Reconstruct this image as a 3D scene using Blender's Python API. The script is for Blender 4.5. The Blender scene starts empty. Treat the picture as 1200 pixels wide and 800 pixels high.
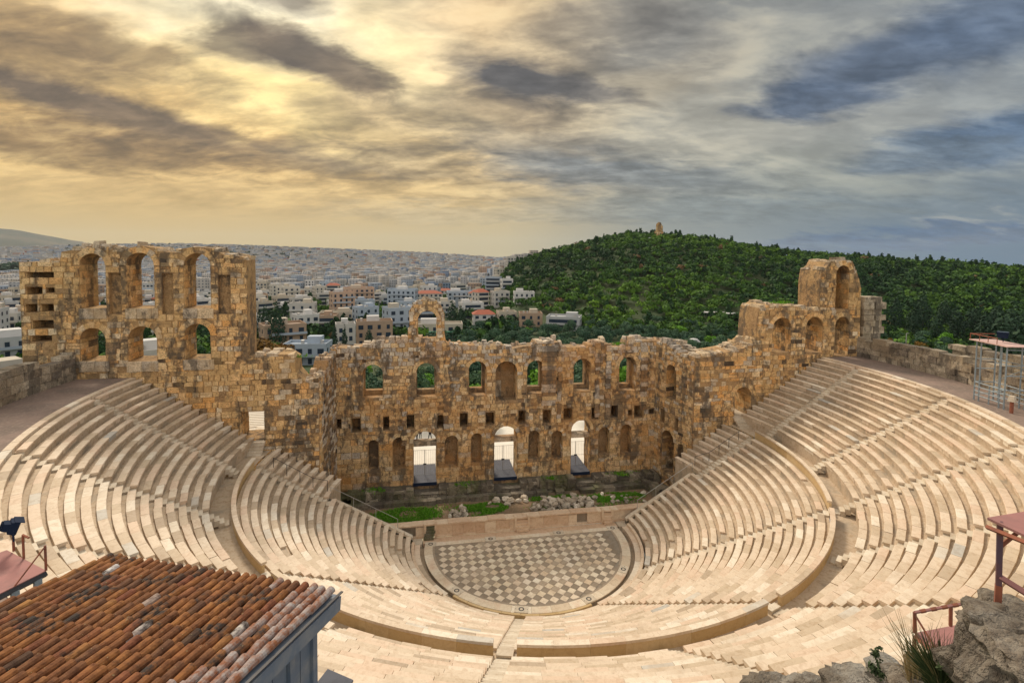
import bpy, math, random
import numpy as np
from mathutils import Vector, Matrix
from mathutils.geometry import tessellate_polygon

random.seed(7)
rng = np.random.default_rng(11)
C = bpy.context.scene.collection
PI = math.pi
R_ = math.radians

# ------------------------------------------------------------------ camera
CAM = np.array([-10.059, -46.396, 27.446])
YAW, PITCH, ROLL = R_(10.227), R_(3.004), R_(0.595)
FPX, PPY = 605.83, 326.23          # focal length and principal row of a 1200 x 800 frame
_f = np.array([math.sin(YAW) * math.cos(PITCH), math.cos(YAW) * math.cos(PITCH), -math.sin(PITCH)])
_r = np.array([math.cos(YAW), -math.sin(YAW), 0.0])
_u = np.cross(_r, _f)
AX = _r * math.cos(ROLL) + _u * math.sin(ROLL)
AY = -_r * math.sin(ROLL) + _u * math.cos(ROLL)
cd = bpy.data.cameras.new('camera')
cam = bpy.data.objects.new('camera', cd)
C.objects.link(cam)
cam.matrix_world = Matrix(((AX[0], AY[0], -_f[0], CAM[0]), (AX[1], AY[1], -_f[1], CAM[1]), (AX[2], AY[2], -_f[2], CAM[2]), (0, 0, 0, 1)))
cd.sensor_width = 36.0
cd.lens = FPX / 1200 * 36
cd.shift_y = (PPY - 400) / 1200
cd.clip_start, cd.clip_end = 0.2, 40000
bpy.context.scene.camera = cam

def ray(px, py):
    d = _f + AX * (px - 600) / FPX - AY * (py - PPY) / FPX
    return d
def at_z(px, py, z):
    d = ray(px, py); return CAM + d * (z - CAM[2]) / d[2]
def at_y(px, py, y):
    d = ray(px, py); return CAM + d * (y - CAM[1]) / d[1]
def at_d(px, py, dist):
    d = ray(px, py); return CAM + d * dist / math.hypot(d[0], d[1])
def azim(px):
    return YAW + math.atan((px - 600) / FPX)

# ------------------------------------------------------------------ view, world, sun
sc = bpy.context.scene
sc.view_settings.view_transform = 'Standard'
sc.view_settings.look = 'None'
sc.view_settings.exposure = EXPOSURE = 0.0
sc.view_settings.gamma = 1.0
sc.view_settings.use_curve_mapping = False
sc.render.engine = 'CYCLES'
cy = sc.cycles
cy.max_bounces = 5; cy.diffuse_bounces = 3; cy.glossy_bounces = 2; cy.transmission_bounces = 2
cy.volume_bounces = 0; cy.transparent_max_bounces = 4
cy.use_denoising = True
cy.use_adaptive_sampling = True

SUN_AZ, SUN_EL = R_(-15), R_(42)
sund = bpy.data.lights.new('sun', 'SUN')
sund.energy = 3.2
sund.angle = R_(14)
sund.color = (1.0, 0.88, 0.71)
sun = bpy.data.objects.new('sun', sund); C.objects.link(sun)
_sd = Vector((math.sin(SUN_AZ) * math.cos(SUN_EL), math.cos(SUN_AZ) * math.cos(SUN_EL), math.sin(SUN_EL)))
sun.rotation_euler = _sd.to_track_quat('Z', 'Y').to_euler()
sun.location = (0, 0, 80)

world = bpy.data.worlds.new('World'); sc.world = world
world.use_nodes = True

class NT:
    """small helper that writes node trees"""
    def __init__(self, tree):
        self.t = tree; self.n = tree.nodes; self.l = tree.links
    def node(self, kind, **kw):
        x = self.n.new(kind)
        for k, v in kw.items(): setattr(x, k, v)
        return x
    def put(self, sock, v):
        if isinstance(v, bpy.types.NodeSocket): self.l.new(v, sock)
        elif isinstance(v, (tuple, list)):
            sock.default_value = tuple(v) + ((1.0,) if len(v) == 3 and len(sock.default_value) == 4 else ())
        else: sock.default_value = v
    def m(self, op, a, b=None, c=None, clamp=False):
        x = self.node('ShaderNodeMath', operation=op); x.use_clamp = clamp
        self.put(x.inputs[0], a)
        if b is not None: self.put(x.inputs[1], b)
        if c is not None: self.put(x.inputs[2], c)
        return x.outputs[0]
    def mix(self, f, a, b, mode='MIX'):
        x = self.node('ShaderNodeMix', data_type='RGBA', blend_type=mode)
        self.put(x.inputs[0], f); self.put(x.inputs[6], a); self.put(x.inputs[7], b)
        return x.outputs[2]
    def noise(self, vec, scale, detail=4, rough=0.55, dist=0.0, out=0):
        x = self.node('ShaderNodeTexNoise')
        if vec is not None: self.l.new(vec, x.inputs['Vector'])
        x.inputs['Scale'].default_value = scale; x.inputs['Detail'].default_value = detail
        x.inputs['Roughness'].default_value = rough; x.inputs['Distortion'].default_value = dist
        return x.outputs[out]
    def ramp(self, f, stops, mode='LINEAR'):
        x = self.node('ShaderNodeValToRGB'); x.color_ramp.interpolation = mode
        e = x.color_ramp.elements
        while len(e) < len(stops): e.new(0.5)
        for el, (p, c) in zip(e, stops):
            el.position = p; el.color = tuple(c) + (1.0,) if len(c) == 3 else tuple(c)
        self.put(x.inputs[0], f)
        return x.outputs[0]
    def rng(self, v, a, b, c=0.0, d=1.0):
        x = self.node('ShaderNodeMapRange'); x.clamp = True
        self.put(x.inputs[0], v)
        for i, q in enumerate((a, b, c, d)): x.inputs[i + 1].default_value = q
        return x.outputs[0]
    def xyz(self, x, y, z):
        n = self.node('ShaderNodeCombineXYZ')
        for i, v in enumerate((x, y, z)): self.put(n.inputs[i], v)
        return n.outputs[0]
    def sep(self, v):
        n = self.node('ShaderNodeSeparateXYZ'); self.l.new(v, n.inputs[0]); return n.outputs

def lin(c):
    """8 bit screen colour to linear"""
    return tuple(((v / 255) / 12.92 if v / 255 < 0.04045 else ((v / 255 + 0.055) / 1.055) ** 2.4) for v in c)

def build_sky():
    w = NT(world.node_tree); w.n.clear()
    out = w.node('ShaderNodeOutputWorld'); bg = w.node('ShaderNodeBackground')
    w.l.new(bg.outputs[0], out.inputs[0])
    tc = w.node('ShaderNodeTexCoord')
    d = tc.outputs['Generated']
    x, y, z = w.sep(d)
    # bearing from the heading of the theatre's axis turned to YAW, and height, both in degrees
    ca, sa = math.cos(YAW), math.sin(YAW)
    fx = w.m('ADD', w.m('MULTIPLY', x, sa), w.m('MULTIPLY', y, ca))
    rx = w.m('SUBTRACT', w.m('MULTIPLY', x, ca), w.m('MULTIPLY', y, sa))
    az = w.m('MULTIPLY', w.m('ARCTAN2', rx, fx), 180 / PI)
    el = w.m('MULTIPLY', w.m('ARCSINE', z), 180 / PI)
    elp = w.m('MAXIMUM', el, 0.0)
    # cloud deck: a level sheet seen in perspective
    k = w.m('DIVIDE', 1.0, w.m('ADD', w.m('MAXIMUM', z, 0.0), 0.24))
    plane = w.xyz(w.m('MULTIPLY', rx, k), w.m('MULTIPLY', fx, w.m('MULTIPLY', k, 1.25)), 0.0)
    mp = w.node('ShaderNodeMapping'); w.l.new(plane, mp.inputs['Vector'])
    mp.inputs['Rotation'].default_value = (0, 0, R_(18)); mp.inputs['Scale'].default_value = (1.15, 1.5, 1)
    n1 = w.noise(mp.outputs[0], 1.9, 8, 0.58, 0.35)
    n2 = w.noise(mp.outputs[0], 3.7, 8, 0.56, 0.45)
    n4 = w.noise(mp.outputs[0], 10.0, 5, 0.58, 0.3)
    puff = w.rng(w.m('ADD', w.m('MULTIPLY', n2, 0.5), w.m('MULTIPLY', n4, 0.5)), 0.62, 0.38)
    edge = w.m('ADD', w.m('MULTIPLY', w.m('SUBTRACT', n2, 0.5), 0.8), w.m('MULTIPLY', w.m('SUBTRACT', n4, 0.5), 0.3))
    wv = w.noise(mp.outputs[0], 2.6, 6, 0.6, 0.3, out=1)
    wx, wy, wz = w.sep(wv)
    wx = w.m('SUBTRACT', wx, 0.5); wy = w.m('SUBTRACT', wy, 0.5)
    def blob(px, py, hw, hh, tilt=0.0, warp=1.0, sharp=1.0):
        """soft cloud mass whose middle stands in the direction of (px, py); half sizes in degrees"""
        v = ray(px, py); v = v / np.linalg.norm(v)
        f0 = v[0] * sa + v[1] * ca; r0 = v[0] * ca - v[1] * sa
        a0 = math.degrees(math.atan2(r0, f0)); e0 = math.degrees(math.asin(v[2]))
        da = w.m('SUBTRACT', w.m('ADD', az, w.m('MULTIPLY', wx, 26.0 * warp)), a0)
        de = w.m('SUBTRACT', w.m('ADD', el, w.m('MULTIPLY', wy, 12.0 * warp)), e0)
        t = R_(tilt)
        p = w.m('DIVIDE', w.m('ADD', w.m('MULTIPLY', da, math.cos(t)), w.m('MULTIPLY', de, math.sin(t))), hw)
        q = w.m('DIVIDE', w.m('SUBTRACT', w.m('MULTIPLY', de, math.cos(t)), w.m('MULTIPLY', da, math.sin(t))), hh)
        s = w.m('ADD', w.m('MULTIPLY', p, p), w.m('MULTIPLY', q, q))
        if sharp != 1.0: s = w.m('POWER', s, sharp)
        return w.m('EXPONENT', w.m('MULTIPLY', s, -1.0))
    # wide colour of the deck: warm on the sunny side, slate blue away from it
    side = w.rng(az, -34, 40)
    low = w.ramp(side, [(0, lin((212, 188, 138))), (0.45, lin((200, 186, 150))), (0.68, lin((140, 150, 150))), (1, lin((88, 118, 144)))])
    mid = w.ramp(side, [(0, lin((200, 156, 88))), (0.4, lin((208, 170, 108))), (0.62, lin((150, 145, 132))), (0.8, lin((148, 150, 146))), (1, lin((118, 130, 142)))])
    col = w.mix(w.rng(el, 1.0, 9.0), low, mid)
    # the light and dark of the cloud itself
    dens = w.m('ADD', w.m('MULTIPLY', n1, 0.5), w.m('ADD', w.m('MULTIPLY', n2, 0.3), w.m('MULTIPLY', n4, 0.2)))
    dk = w.rng(dens, 0.46, 0.62)
    lt = w.rng(dens, 0.50, 0.36)
    fade = w.rng(el, 2.5, 9.0)
    shade = w.ramp(side, [(0, (0.42, 0.38, 0.36)), (0.6, (0.50, 0.52, 0.56)), (1, (0.50, 0.58, 0.70))])
    col = w.mix(w.m('MULTIPLY', w.m('MULTIPLY', dk, fade), w.rng(side, 0.4, 0.8, 0.95, 0.6)), col, w.mix(1.0, col, shade, 'MULTIPLY'))
    gl = w.ramp(side, [(0, lin((250, 220, 148))), (0.5, lin((230, 208, 158))), (1, lin((168, 172, 168)))])
    col = w.mix(w.m('MULTIPLY', w.m('MULTIPLY', lt, fade), 0.65), col, gl)
    # sunlit gaps round the hidden sun
    for (px, py, hw, hh, ti, st, c) in SKY_GLOW:
        b = blob(px, py, hw, hh, ti, 0.55)
        col = w.mix(w.m('MULTIPLY', b, st), col, lin(c))
    for (px, py, hw, hh, ti, st, c, *wp) in SKY_DARK:
        b = blob(px, py, hw, hh, ti, wp[0] if wp else 0.36, 1.4)
        b = w.rng(w.m('ADD', b, w.m('MULTIPLY', edge, w.rng(b, 0.03, 0.3))), 0.16, 0.86)
        col = w.mix(w.m('MULTIPLY', b, st), col, w.mix(puff, tuple(0.78 * v for v in lin(c)), tuple(1.25 * v for v in lin(c))))
    rel = w.m('ADD', w.m('MULTIPLY', n2, 0.5), w.m('ADD', w.m('MULTIPLY', n4, 0.1), w.m('MULTIPLY', n1, 0.4)))
    rel = w.m('ADD', 1.0, w.m('MULTIPLY', w.m('MULTIPLY', fade, w.rng(side, 0.4, 0.8, 1.0, 0.42)), w.rng(rel, 0.60, 0.40, -0.30, 0.36)))
    n = w.node('ShaderNodeVectorMath', operation='SCALE'); w.put(n.inputs[0], col); w.put(n.inputs['Scale'], rel); col = n.outputs[0]
    # overcast deck is brighter towards the zenith, all the way round
    high = w.rng(el, 24, 50)
    zen = w.mix(w.m('MULTIPLY', dk, 0.35), SKY_TOP, tuple(0.62 * v for v in SKY_TOP))
    col = w.mix(high, col, zen)
    back = w.m('MULTIPLY', w.rng(w.m('ABSOLUTE', az), 60, 110), w.rng(el, 0.0, 6.0, 0.6, 1.0))
    col = w.mix(w.m('MULTIPLY', back, w.m('SUBTRACT', 1.0, high)), col, w.mix(w.m('MULTIPLY', dk, 0.35), SKY_BACK, tuple(0.7 * v for v in SKY_BACK)))
    sky = w.node('ShaderNodeTexSky', sky_type='NISHITA')
    sky.sun_disc = False; sky.sun_elevation = SUN_EL; sky.sun_rotation = SUN_AZ
    sky.air_density = 1.2; sky.dust_density = 3.0
    # cloud colours are written for a strength of 0.1
    deck = w.mix(1.0, col, (10.0, 10.0, 10.0), 'MULTIPLY')
    w.put(bg.inputs[0], w.mix(0.93, sky.outputs[0], deck))
    bg.inputs[1].default_value = 0.1
    world.cycles.sampling_method = 'MANUAL'; world.cycles.sample_map_resolution = 512

SKY_TOP = (0.86, 0.82, 0.74)
SKY_BACK = (1.18, 1.12, 1.05)
# px, py of the photograph's frame -> direction; half width, half height, tilt, strength, colour
SKY_GLOW = [
    (300, 5, 20, 5.5, -6, 1.0, (255, 246, 214)), (235, 28, 9, 3.5, -20, 0.8, (255, 244, 208)),
    (325, 108, 12, 4.4, -14, 1.0, (255, 226, 152)), (460, 66, 8, 4.4, -34, 0.95, (255, 230, 172)),
    (60, 95, 12, 2.2, 8, 0.55, (238, 202, 132)), (30, 20, 10, 3, 0, 0.4, (222, 186, 124)),
    (560, 45, 8, 5, 0, 0.5, (214, 184, 138)), (520, 150, 12, 2.5, -12, 0.5, (232, 204, 150)),
    (760, 110, 9, 2.2, 20, 0.5, (206, 186, 150)), (850, 150, 16, 5, 10, 0.55, (190, 184, 166)), (1090, 130, 10, 2.2, 6, 0.55, (166, 166, 158)), (1020, 215, 14, 2.4, 0, 0.5, (160, 164, 156)), (1140, 110, 5, 1.2, 0, 0.4, (150, 156, 158)),
    (650, 190, 8, 1.6, -10, 0.5, (204, 186, 152)), (180, 222, 26, 1.6, 0, 0.5, (226, 192, 132)),
    (1140, 268, 3.2, 1.0, 0, 0.75, (176, 178, 172)), (960, 40, 12, 3, 0, 0.35, (170, 168, 156)),
    (400, 192, 20, 1.4, -3, 0.35, (214, 180, 122)), (900, 205, 14, 2.4, 0, 0.4, (172, 172, 156)),
]
SKY_DARK = [
    (350, 60, 8.5, 1.9, -16, 1.0, (74, 65, 56), 0.2), (285, 50, 6, 1.5, 10, 0.8, (104, 88, 66)),
    (400, 78, 6, 1.3, -22, 0.9, (104, 90, 72)), (140, 62, 9, 1.9, -8, 0.75, (120, 96, 62)),
    (30, 70, 8, 2.2, 0, 0.6, (128, 104, 72)), (130, 130, 14, 1.5, -9, 1.0, (104, 86, 66), 0.1),
    (40, 165, 15, 1.7, -4, 0.6, (122, 100, 72)), (270, 175, 17, 1.9, -4, 0.65, (128, 104, 74)),
    (420, 150, 9, 2.2, -14, 0.5, (128, 108, 82)), (610, 95, 8.5, 2.4, -10, 1.0, (82, 80, 79), 0.22),
    (690, 112, 6, 1.6, -14, 0.85, (100, 96, 92)), (570, 130, 10, 2.4, -6, 0.55, (124, 112, 96)),
    (430, 112, 7, 2.0, -20, 0.4, (146, 122, 88)), (322, -4, 5, 1.8, 0, 0.8, (88, 78, 68), 0.2),
    (480, 195, 14, 2.2, -4, 0.5, (136, 124, 104)), (640, 180, 14, 2.6, -8, 0.55, (112, 112, 110)),
    (740, 205, 16, 2.3, -5, 0.7, (106, 116, 124)), (860, 245, 22, 1.6, 0, 0.5, (112, 126, 134)),
    (975, 75, 8, 1.9, 6, 0.7, (98, 106, 116)), (1040, 70, 11, 2.2, 12, 0.8, (88, 102, 122)),
    (970, 115, 7, 1.9, 0, 0.9, (82, 97, 118)), (1170, 20, 8, 3.0, 10, 0.75, (86, 102, 124)),
    (1170, 165, 9, 2.4, 4, 0.85, (80, 104, 132)), (1080, 182, 7, 1.0, 0, 0.5, (106, 120, 132)),
    (1100, 278, 16, 1.0, 3, 0.8, (78, 108, 142)), (700, 30, 10, 3, 8, 0.5, (128, 122, 112)),
    (790, 55, 9, 3, 8, 0.35, (130, 126, 120)), (540, 250, 16, 1.2, 0, 0.3, (170, 164, 146)),
]
build_sky()

# ------------------------------------------------------------------ object helpers
def link(o, parent=None):
    C.objects.link(o)
    if parent is not None: o.parent = parent
    return o
def tag(o, label=None, cat=None, group=None, kind=None, category=None):
    cat = cat or category
    if label: o['label'] = label
    if cat: o['category'] = cat
    if group: o['group'] = group
    if kind: o['kind'] = kind
    return o
def thing(name, label, cat, loc=(0, 0, 0), rz=0.0, group=None):
    o = bpy.data.objects.new(name, None)
    o.empty_display_size = 0.3
    o.location = loc; o.rotation_euler = (0, 0, rz)
    return tag(link(o), label, cat, group)
def mesh(name, V, F, mat, tone=None, smooth=False):
    me = bpy.data.meshes.new(name)
    me.from_pydata([tuple(v) for v in V], [], F)
    if mat: me.materials.append(mat)
    if tone is not None: set_tone(me, tone)
    if smooth: me.polygons.foreach_set('use_smooth', [True] * len(me.polygons))
    return me
def set_tone(me, tone):
    a = me.attributes.new('tone', 'FLOAT', 'POINT')
    n = len(me.vertices)
    t = np.full(n, tone, dtype=np.float32) if np.isscalar(tone) else np.asarray(tone, dtype=np.float32)
    a.data.foreach_set('value', t)
def part(name, me, parent, **kw):
    o = bpy.data.objects.new(name, me); link(o, parent)
    return tag(o, **kw) if kw else o
def quads(name, V, F, mat, tone=None, uv=None):
    """large mesh of quads from arrays"""
    V = np.asarray(V, dtype=np.float32); F = np.asarray(F, dtype=np.int32)
    me = bpy.data.meshes.new(name)
    me.vertices.add(len(V)); me.vertices.foreach_set('co', V.ravel())
    me.loops.add(F.size); me.loops.foreach_set('vertex_index', F.ravel())
    me.polygons.add(len(F)); me.polygons.foreach_set('loop_start', np.arange(0, F.size, F.shape[1], dtype=np.int32))
    me.update(calc_edges=True)
    if mat: me.materials.append(mat)
    if tone is not None: set_tone(me, tone)
    if uv is not None:
        l = me.uv_layers.new(name='facade'); l.data.foreach_set('uv', np.asarray(uv, dtype=np.float32).ravel())
    return me

class MB:
    """collects simple solids into one mesh"""
    def __init__(self): self.V = []; self.F = []; self.T = []
    def add(self, V, F, tone=0.5):
        b = len(self.V); self.V += [tuple(v) for v in V]; self.F += [tuple(i + b for i in f) for f in F]
        self.T += [tone] * len(V); return self
    def box(self, c, s, rz=0.0, tone=0.5, taper=1.0):
        ca, sa = math.cos(rz), math.sin(rz); V = []
        for k, (sx, sy, sz) in enumerate(((-1, -1, -1), (1, -1, -1), (1, 1, -1), (-1, 1, -1), (-1, -1, 1), (1, -1, 1), (1, 1, 1), (-1, 1, 1))):
            q = taper if sz > 0 else 1.0
            x, y = sx * s[0] / 2 * q, sy * s[1] / 2 * q
            V.append((c[0] + x * ca - y * sa, c[1] + x * sa + y * ca, c[2] + sz * s[2] / 2))
        return self.add(V, BOXF, tone)
    def bar(self, a, b, r=0.03, n=6, tone=0.5, r2=None):
        a = Vector(a); b = Vector(b); d = (b - a).normalized()
        e = d.orthogonal().normalized(); g = d.cross(e); r2 = r if r2 is None else r2
        V = []
        for p, rr in ((a, r), (b, r2)):
            for i in range(n):
                t = 2 * PI * i / n + PI / n; V.append(p + e * rr * math.cos(t) + g * rr * math.sin(t))
        F = [(i, (i + 1) % n, n + (i + 1) % n, n + i) for i in range(n)] + [tuple(range(n - 1, -1, -1)), tuple(range(n, 2 * n))]
        return self.add(V, F, tone)
    def me(self, name, mat, smooth=False): return mesh(name, self.V, self.F, mat, self.T, smooth)
    def part(self, name, mat, parent, smooth=False, **kw): return part(name, self.me(name, mat, smooth), parent, **kw)
BOXF = ((0, 3, 2, 1), (4, 5, 6, 7), (0, 1, 5, 4), (1, 2, 6, 5), (2, 3, 7, 6), (3, 0, 4, 7))

# ------------------------------------------------------------------ materials
def new_mat(name):
    m = bpy.data.materials.new(name); m.use_nodes = True
    t = NT(m.node_tree); t.n.clear()
    o = t.node('ShaderNodeOutputMaterial'); p = t.node('ShaderNodeBsdfPrincipled')
    t.l.new(p.outputs[0], o.inputs[0])
    p.inputs['Specular IOR Level'].default_value = 0.25
    return m, t, p
def bump(t, p, h, strength=0.4, dist=0.05):
    b = t.node('ShaderNodeBump'); b.inputs['Strength'].default_value = strength; b.inputs['Distance'].default_value = dist
    t.l.new(h, b.inputs['Height']); t.l.new(b.outputs[0], p.inputs['Normal'])
def obj_co(t): return t.node('ShaderNodeNewGeometry').outputs['Position']
def tone_of(t): 
    a = t.node('ShaderNodeAttribute'); a.attribute_name = 'tone'; return a.outputs['Fac']
def rnd_of(t): return t.node('ShaderNodeObjectInfo').outputs['Random']

def ruin_mat(name, stops, stain=((0.095, 0.08, 0.065), 0.70), warm=(0.62, 0.31, 0.10), warm_amt=0.46, bs=0.9):
    """weathered masonry: colour by stone, mottled, with grey lichen, black crust and rust coloured patches"""
    m, t, p = new_mat(name); co = obj_co(t)
    c = t.ramp(tone_of(t), stops)
    n = t.noise(co, 1.6, 7, 0.65); n3 = t.noise(co, 9.0, 4, 0.7)
    c = t.mix(t.rng(n3, 0.42, 0.66, 0.0, 0.8), c, t.mix(1.0, c, (0.40, 0.34, 0.30), 'MULTIPLY'))
    c = t.mix(t.rng(n, 0.55, 0.38, 0.0, 0.7), c, t.mix(1.0, c, (1.42, 1.42, 1.42), 'MULTIPLY'))
    big = t.noise(co, 0.23, 5, 0.6, 0.4)
    c = t.mix(t.m('MULTIPLY', t.rng(big, 0.47, 0.58), warm_amt), c, t.mix(t.rng(n, 0.3, 0.7), warm, tuple(v * 0.62 for v in warm)))
    x, y, z = t.sep(co)
    st = t.noise(t.xyz(t.m('MULTIPLY', x, 0.55), t.m('MULTIPLY', y, 0.55), t.m('MULTIPLY', z, 0.17)), 1.1, 6, 0.65, 0.6)
    c = t.mix(t.m('MULTIPLY', t.rng(t.m('ADD', st, t.m('MULTIPLY', t.m('SUBTRACT', n, 0.5), 0.5)), 0.51, 0.60), stain[1]), c, stain[0])
    t.l.new(c, p.inputs['Base Color']); p.inputs['Roughness'].default_value = 0.92
    bump(t, p, t.m('ADD', n3, t.m('MULTIPLY', n, 1.6)), bs, 0.09)
    return m
STONES = [(0, (0.08, 0.06, 0.045)), (0.08, (0.26, 0.19, 0.125)), (0.22, (0.48, 0.32, 0.165)), (0.4, (0.67, 0.465, 0.235)), (0.52, (0.75, 0.56, 0.32)), (0.64, (0.70, 0.40, 0.155)),
          (0.76, (0.80, 0.63, 0.40)), (0.88, (0.56, 0.49, 0.40)), (0.95, (0.46, 0.41, 0.35)), (1, (0.82, 0.72, 0.55))]
M_ruin = ruin_mat('ruin_stone', STONES)
M_tower = ruin_mat('tower_stone', [(q, (min(1, c[0] * 1.08), c[1] * 1.02, c[2] * 0.92)) for q, c in STONES], warm=(0.64, 0.42, 0.19), warm_amt=0.45)
M_dark = ruin_mat('podium_stone', [(0, (0.10, 0.09, 0.075)), (0.5, (0.25, 0.215, 0.165)), (0.85, (0.36, 0.31, 0.235)), (1, (0.50, 0.44, 0.35))], warm=(0.12, 0.135, 0.05), warm_amt=0.7)
M_grey = ruin_mat('grey_ring_stone', [(0, (0.20, 0.17, 0.14)), (0.4, (0.34, 0.29, 0.22)), (0.75, (0.46, 0.39, 0.29)), (1, (0.55, 0.48, 0.37))], warm=(0.40, 0.29, 0.17), warm_amt=0.45)

def marble_mat(name, stops, use_obj=True, vein=0.5, rough=0.62, dirt=(0.30, 0.23, 0.16), dirt_amt=0.6):
    m, t, p = new_mat(name); co = obj_co(t)
    c = t.ramp(rnd_of(t) if use_obj else tone_of(t), stops)
    n = t.noise(co, 3.2, 6, 0.65, 0.8); n2 = t.noise(co, 0.55, 5, 0.6, 0.3); n3 = t.noise(co, 14, 3, 0.6)
    c = t.mix(t.rng(n, 0.48, 0.64, 0, vein), c, t.mix(1.0, c, (0.70, 0.61, 0.52), 'MULTIPLY'))
    c = t.mix(t.rng(n3, 0.5, 0.7, 0, vein * 0.7), c, t.mix(1.0, c, (0.80, 0.74, 0.68), 'MULTIPLY'))
    c = t.mix(t.m('MULTIPLY', t.rng(n2, 0.52, 0.68), dirt_amt), c, t.mix(t.rng(n3, 0.3, 0.7), dirt, tuple(min(1, v * 1.5) for v in dirt)))
    t.l.new(c, p.inputs['Base Color']); p.inputs['Roughness'].default_value = rough
    bump(t, p, t.m('ADD', n3, n), 0.25, 0.03)
    return m
M_seat = marble_mat('seat_marble', [(0, (0.44, 0.345, 0.25)), (0.08, (0.57, 0.455, 0.325)), (0.3, (0.67, 0.545, 0.41)), (0.55, (0.72, 0.595, 0.455)), (0.72, (0.68, 0.515, 0.38)), (0.88, (0.76, 0.66, 0.525)), (0.975, (0.80, 0.71, 0.58)), (1, (0.46, 0.44, 0.40))], dirt=(0.40, 0.31, 0.22), dirt_amt=0.5)
M_tread = marble_mat('tread_marble', [(0, (0.44, 0.345, 0.25)), (0.5, (0.54, 0.43, 0.31)), (1, (0.62, 0.505, 0.375))], False, 0.7, 0.7, (0.26, 0.22, 0.17), 0.75)
M_step = marble_mat('step_marble', [(0, (0.55, 0.465, 0.355)), (0.5, (0.63, 0.54, 0.42)), (1, (0.70, 0.62, 0.50))], dirt_amt=0.4)
M_parapet = marble_mat('parapet_sandstone', [(0, (0.53, 0.37, 0.18)), (0.5, (0.58, 0.42, 0.22)), (1, (0.62, 0.46, 0.26))], True, 0.35, 0.75, (0.42, 0.28, 0.14), 0.5)
M_pave_l = marble_mat('pale_paving', [(0, (0.66, 0.52, 0.37)), (0.3, (0.73, 0.62, 0.46)), (0.6, (0.78, 0.69, 0.54)), (0.85, (0.70, 0.56, 0.42)), (1, (0.84, 0.77, 0.64))], dirt_amt=0.5)
M_pave_d = marble_mat('grey_paving', [(0, (0.26, 0.21, 0.155)), (0.5, (0.34, 0.275, 0.205)), (1, (0.46, 0.37, 0.275))], True, 0.5, 0.6, (0.33, 0.26, 0.19), 0.5)
M_band = marble_mat('band_marble', [(0, (0.62, 0.50, 0.36)), (0.5, (0.72, 0.61, 0.46)), (1, (0.80, 0.71, 0.57))], dirt=(0.50, 0.31, 0.20), dirt_amt=0.6)
M_joint = marble_mat('joint_mortar', [(0, (0.27, 0.23, 0.18)), (1, (0.33, 0.28, 0.22))], False)
M_panel = marble_mat('stage_panel_marble', [(0, (0.62, 0.44, 0.30)), (0.5, (0.71, 0.54, 0.385)), (1, (0.78, 0.64, 0.48))], True, 0.55, 0.6, (0.40, 0.26, 0.17), 0.55)
M_rubble = marble_mat('rubble_marble', [(0, (0.30, 0.26, 0.21)), (0.5, (0.55, 0.47, 0.37)), (1, (0.78, 0.71, 0.6))], dirt_amt=0.4)

def ground_mat(name, a, b, c3, s=0.5, bs=0.4):
    m, t, p = new_mat(name); co = obj_co(t)
    n = t.noise(co, s, 7, 0.62, 0.3); n2 = t.noise(co, s * 9, 4, 0.65)
    c = t.mix(t.rng(n, 0.36, 0.62), a, b)
    c = t.mix(t.rng(n2, 0.5, 0.75, 0, 0.8), c, c3)
    t.l.new(c, p.inputs['Base Color']); p.inputs['Roughness'].default_value = 0.95
    bump(t, p, n2, bs, 0.05)
    return m
M_earth = ground_mat('path_earth', (0.27, 0.195, 0.16), (0.19, 0.145, 0.12), (0.35, 0.27, 0.22))
M_dirt = ground_mat('stage_dirt', (0.27, 0.17, 0.105), (0.17, 0.135, 0.085), (0.36, 0.26, 0.17))
M_plaza = ground_mat('plaza_paving', (0.80, 0.76, 0.68), (0.72, 0.68, 0.60), (0.84, 0.81, 0.74), 0.4, 0.1)
M_land = ground_mat('land', (0.035, 0.062, 0.022), (0.055, 0.07, 0.028), (0.03, 0.05, 0.02), 0.05)
M_rock = ruin_mat('cliff_rock', [(0, (0.09, 0.08, 0.07)), (0.5, (0.18, 0.155, 0.125)), (1, (0.29, 0.25, 0.20))], stain=((0.42, 0.40, 0.36), 0.5), warm=(0.15, 0.12, 0.09), warm_amt=0.5, bs=1.0)

def plain_mat(name, col, rough=0.6, metal=0.0, var=0.25, scale=3.0, dirt=None):
    m, t, p = new_mat(name); co = obj_co(t)
    n = t.noise(co, scale, 6, 0.65)
    d = dirt or tuple(v * 0.6 for v in col)
    t.l.new(t.mix(t.rng(n, 0.46, 0.72, 0, min(1, var * 2.4)), col, d), p.inputs['Base Color'])
    p.inputs['Roughness'].default_value = rough; p.inputs['Metallic'].default_value = metal
    return m
M_pink = plain_mat('pink_plate', (0.36, 0.17, 0.155), 0.75, 0, 0.45, 2.2, (0.25, 0.135, 0.125))
M_rust = plain_mat('rusty_steel', (0.30, 0.105, 0.06), 0.75, 0, 0.4, 5.0, (0.14, 0.07, 0.06))
M_steel = plain_mat('bluish_steel', (0.30, 0.36, 0.40), 0.5, 0.2, 0.3)
M_iron = plain_mat('dark_iron', (0.05, 0.05, 0.055), 0.5, 0.4)
M_blue = plain_mat('blue_grey_boards', (0.15, 0.19, 0.255), 0.7, 0, 0.45, 2.5, (0.25, 0.265, 0.29))
M_fix = plain_mat('navy_housing', (0.012, 0.022, 0.05), 0.95, 0, 0.2)
M_glass = plain_mat('lamp_glass', (0.03, 0.04, 0.055), 0.08, 0.0, 0.1)
M_ramp = plain_mat('slate_boards', (0.085, 0.09, 0.115), 0.7, 0, 0.3)
M_wire = plain_mat('galvanised_steel', (0.46, 0.45, 0.43), 0.5, 0.5)
M_cloth = plain_mat('dark_cloth', (0.03, 0.03, 0.04), 0.9)
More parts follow.
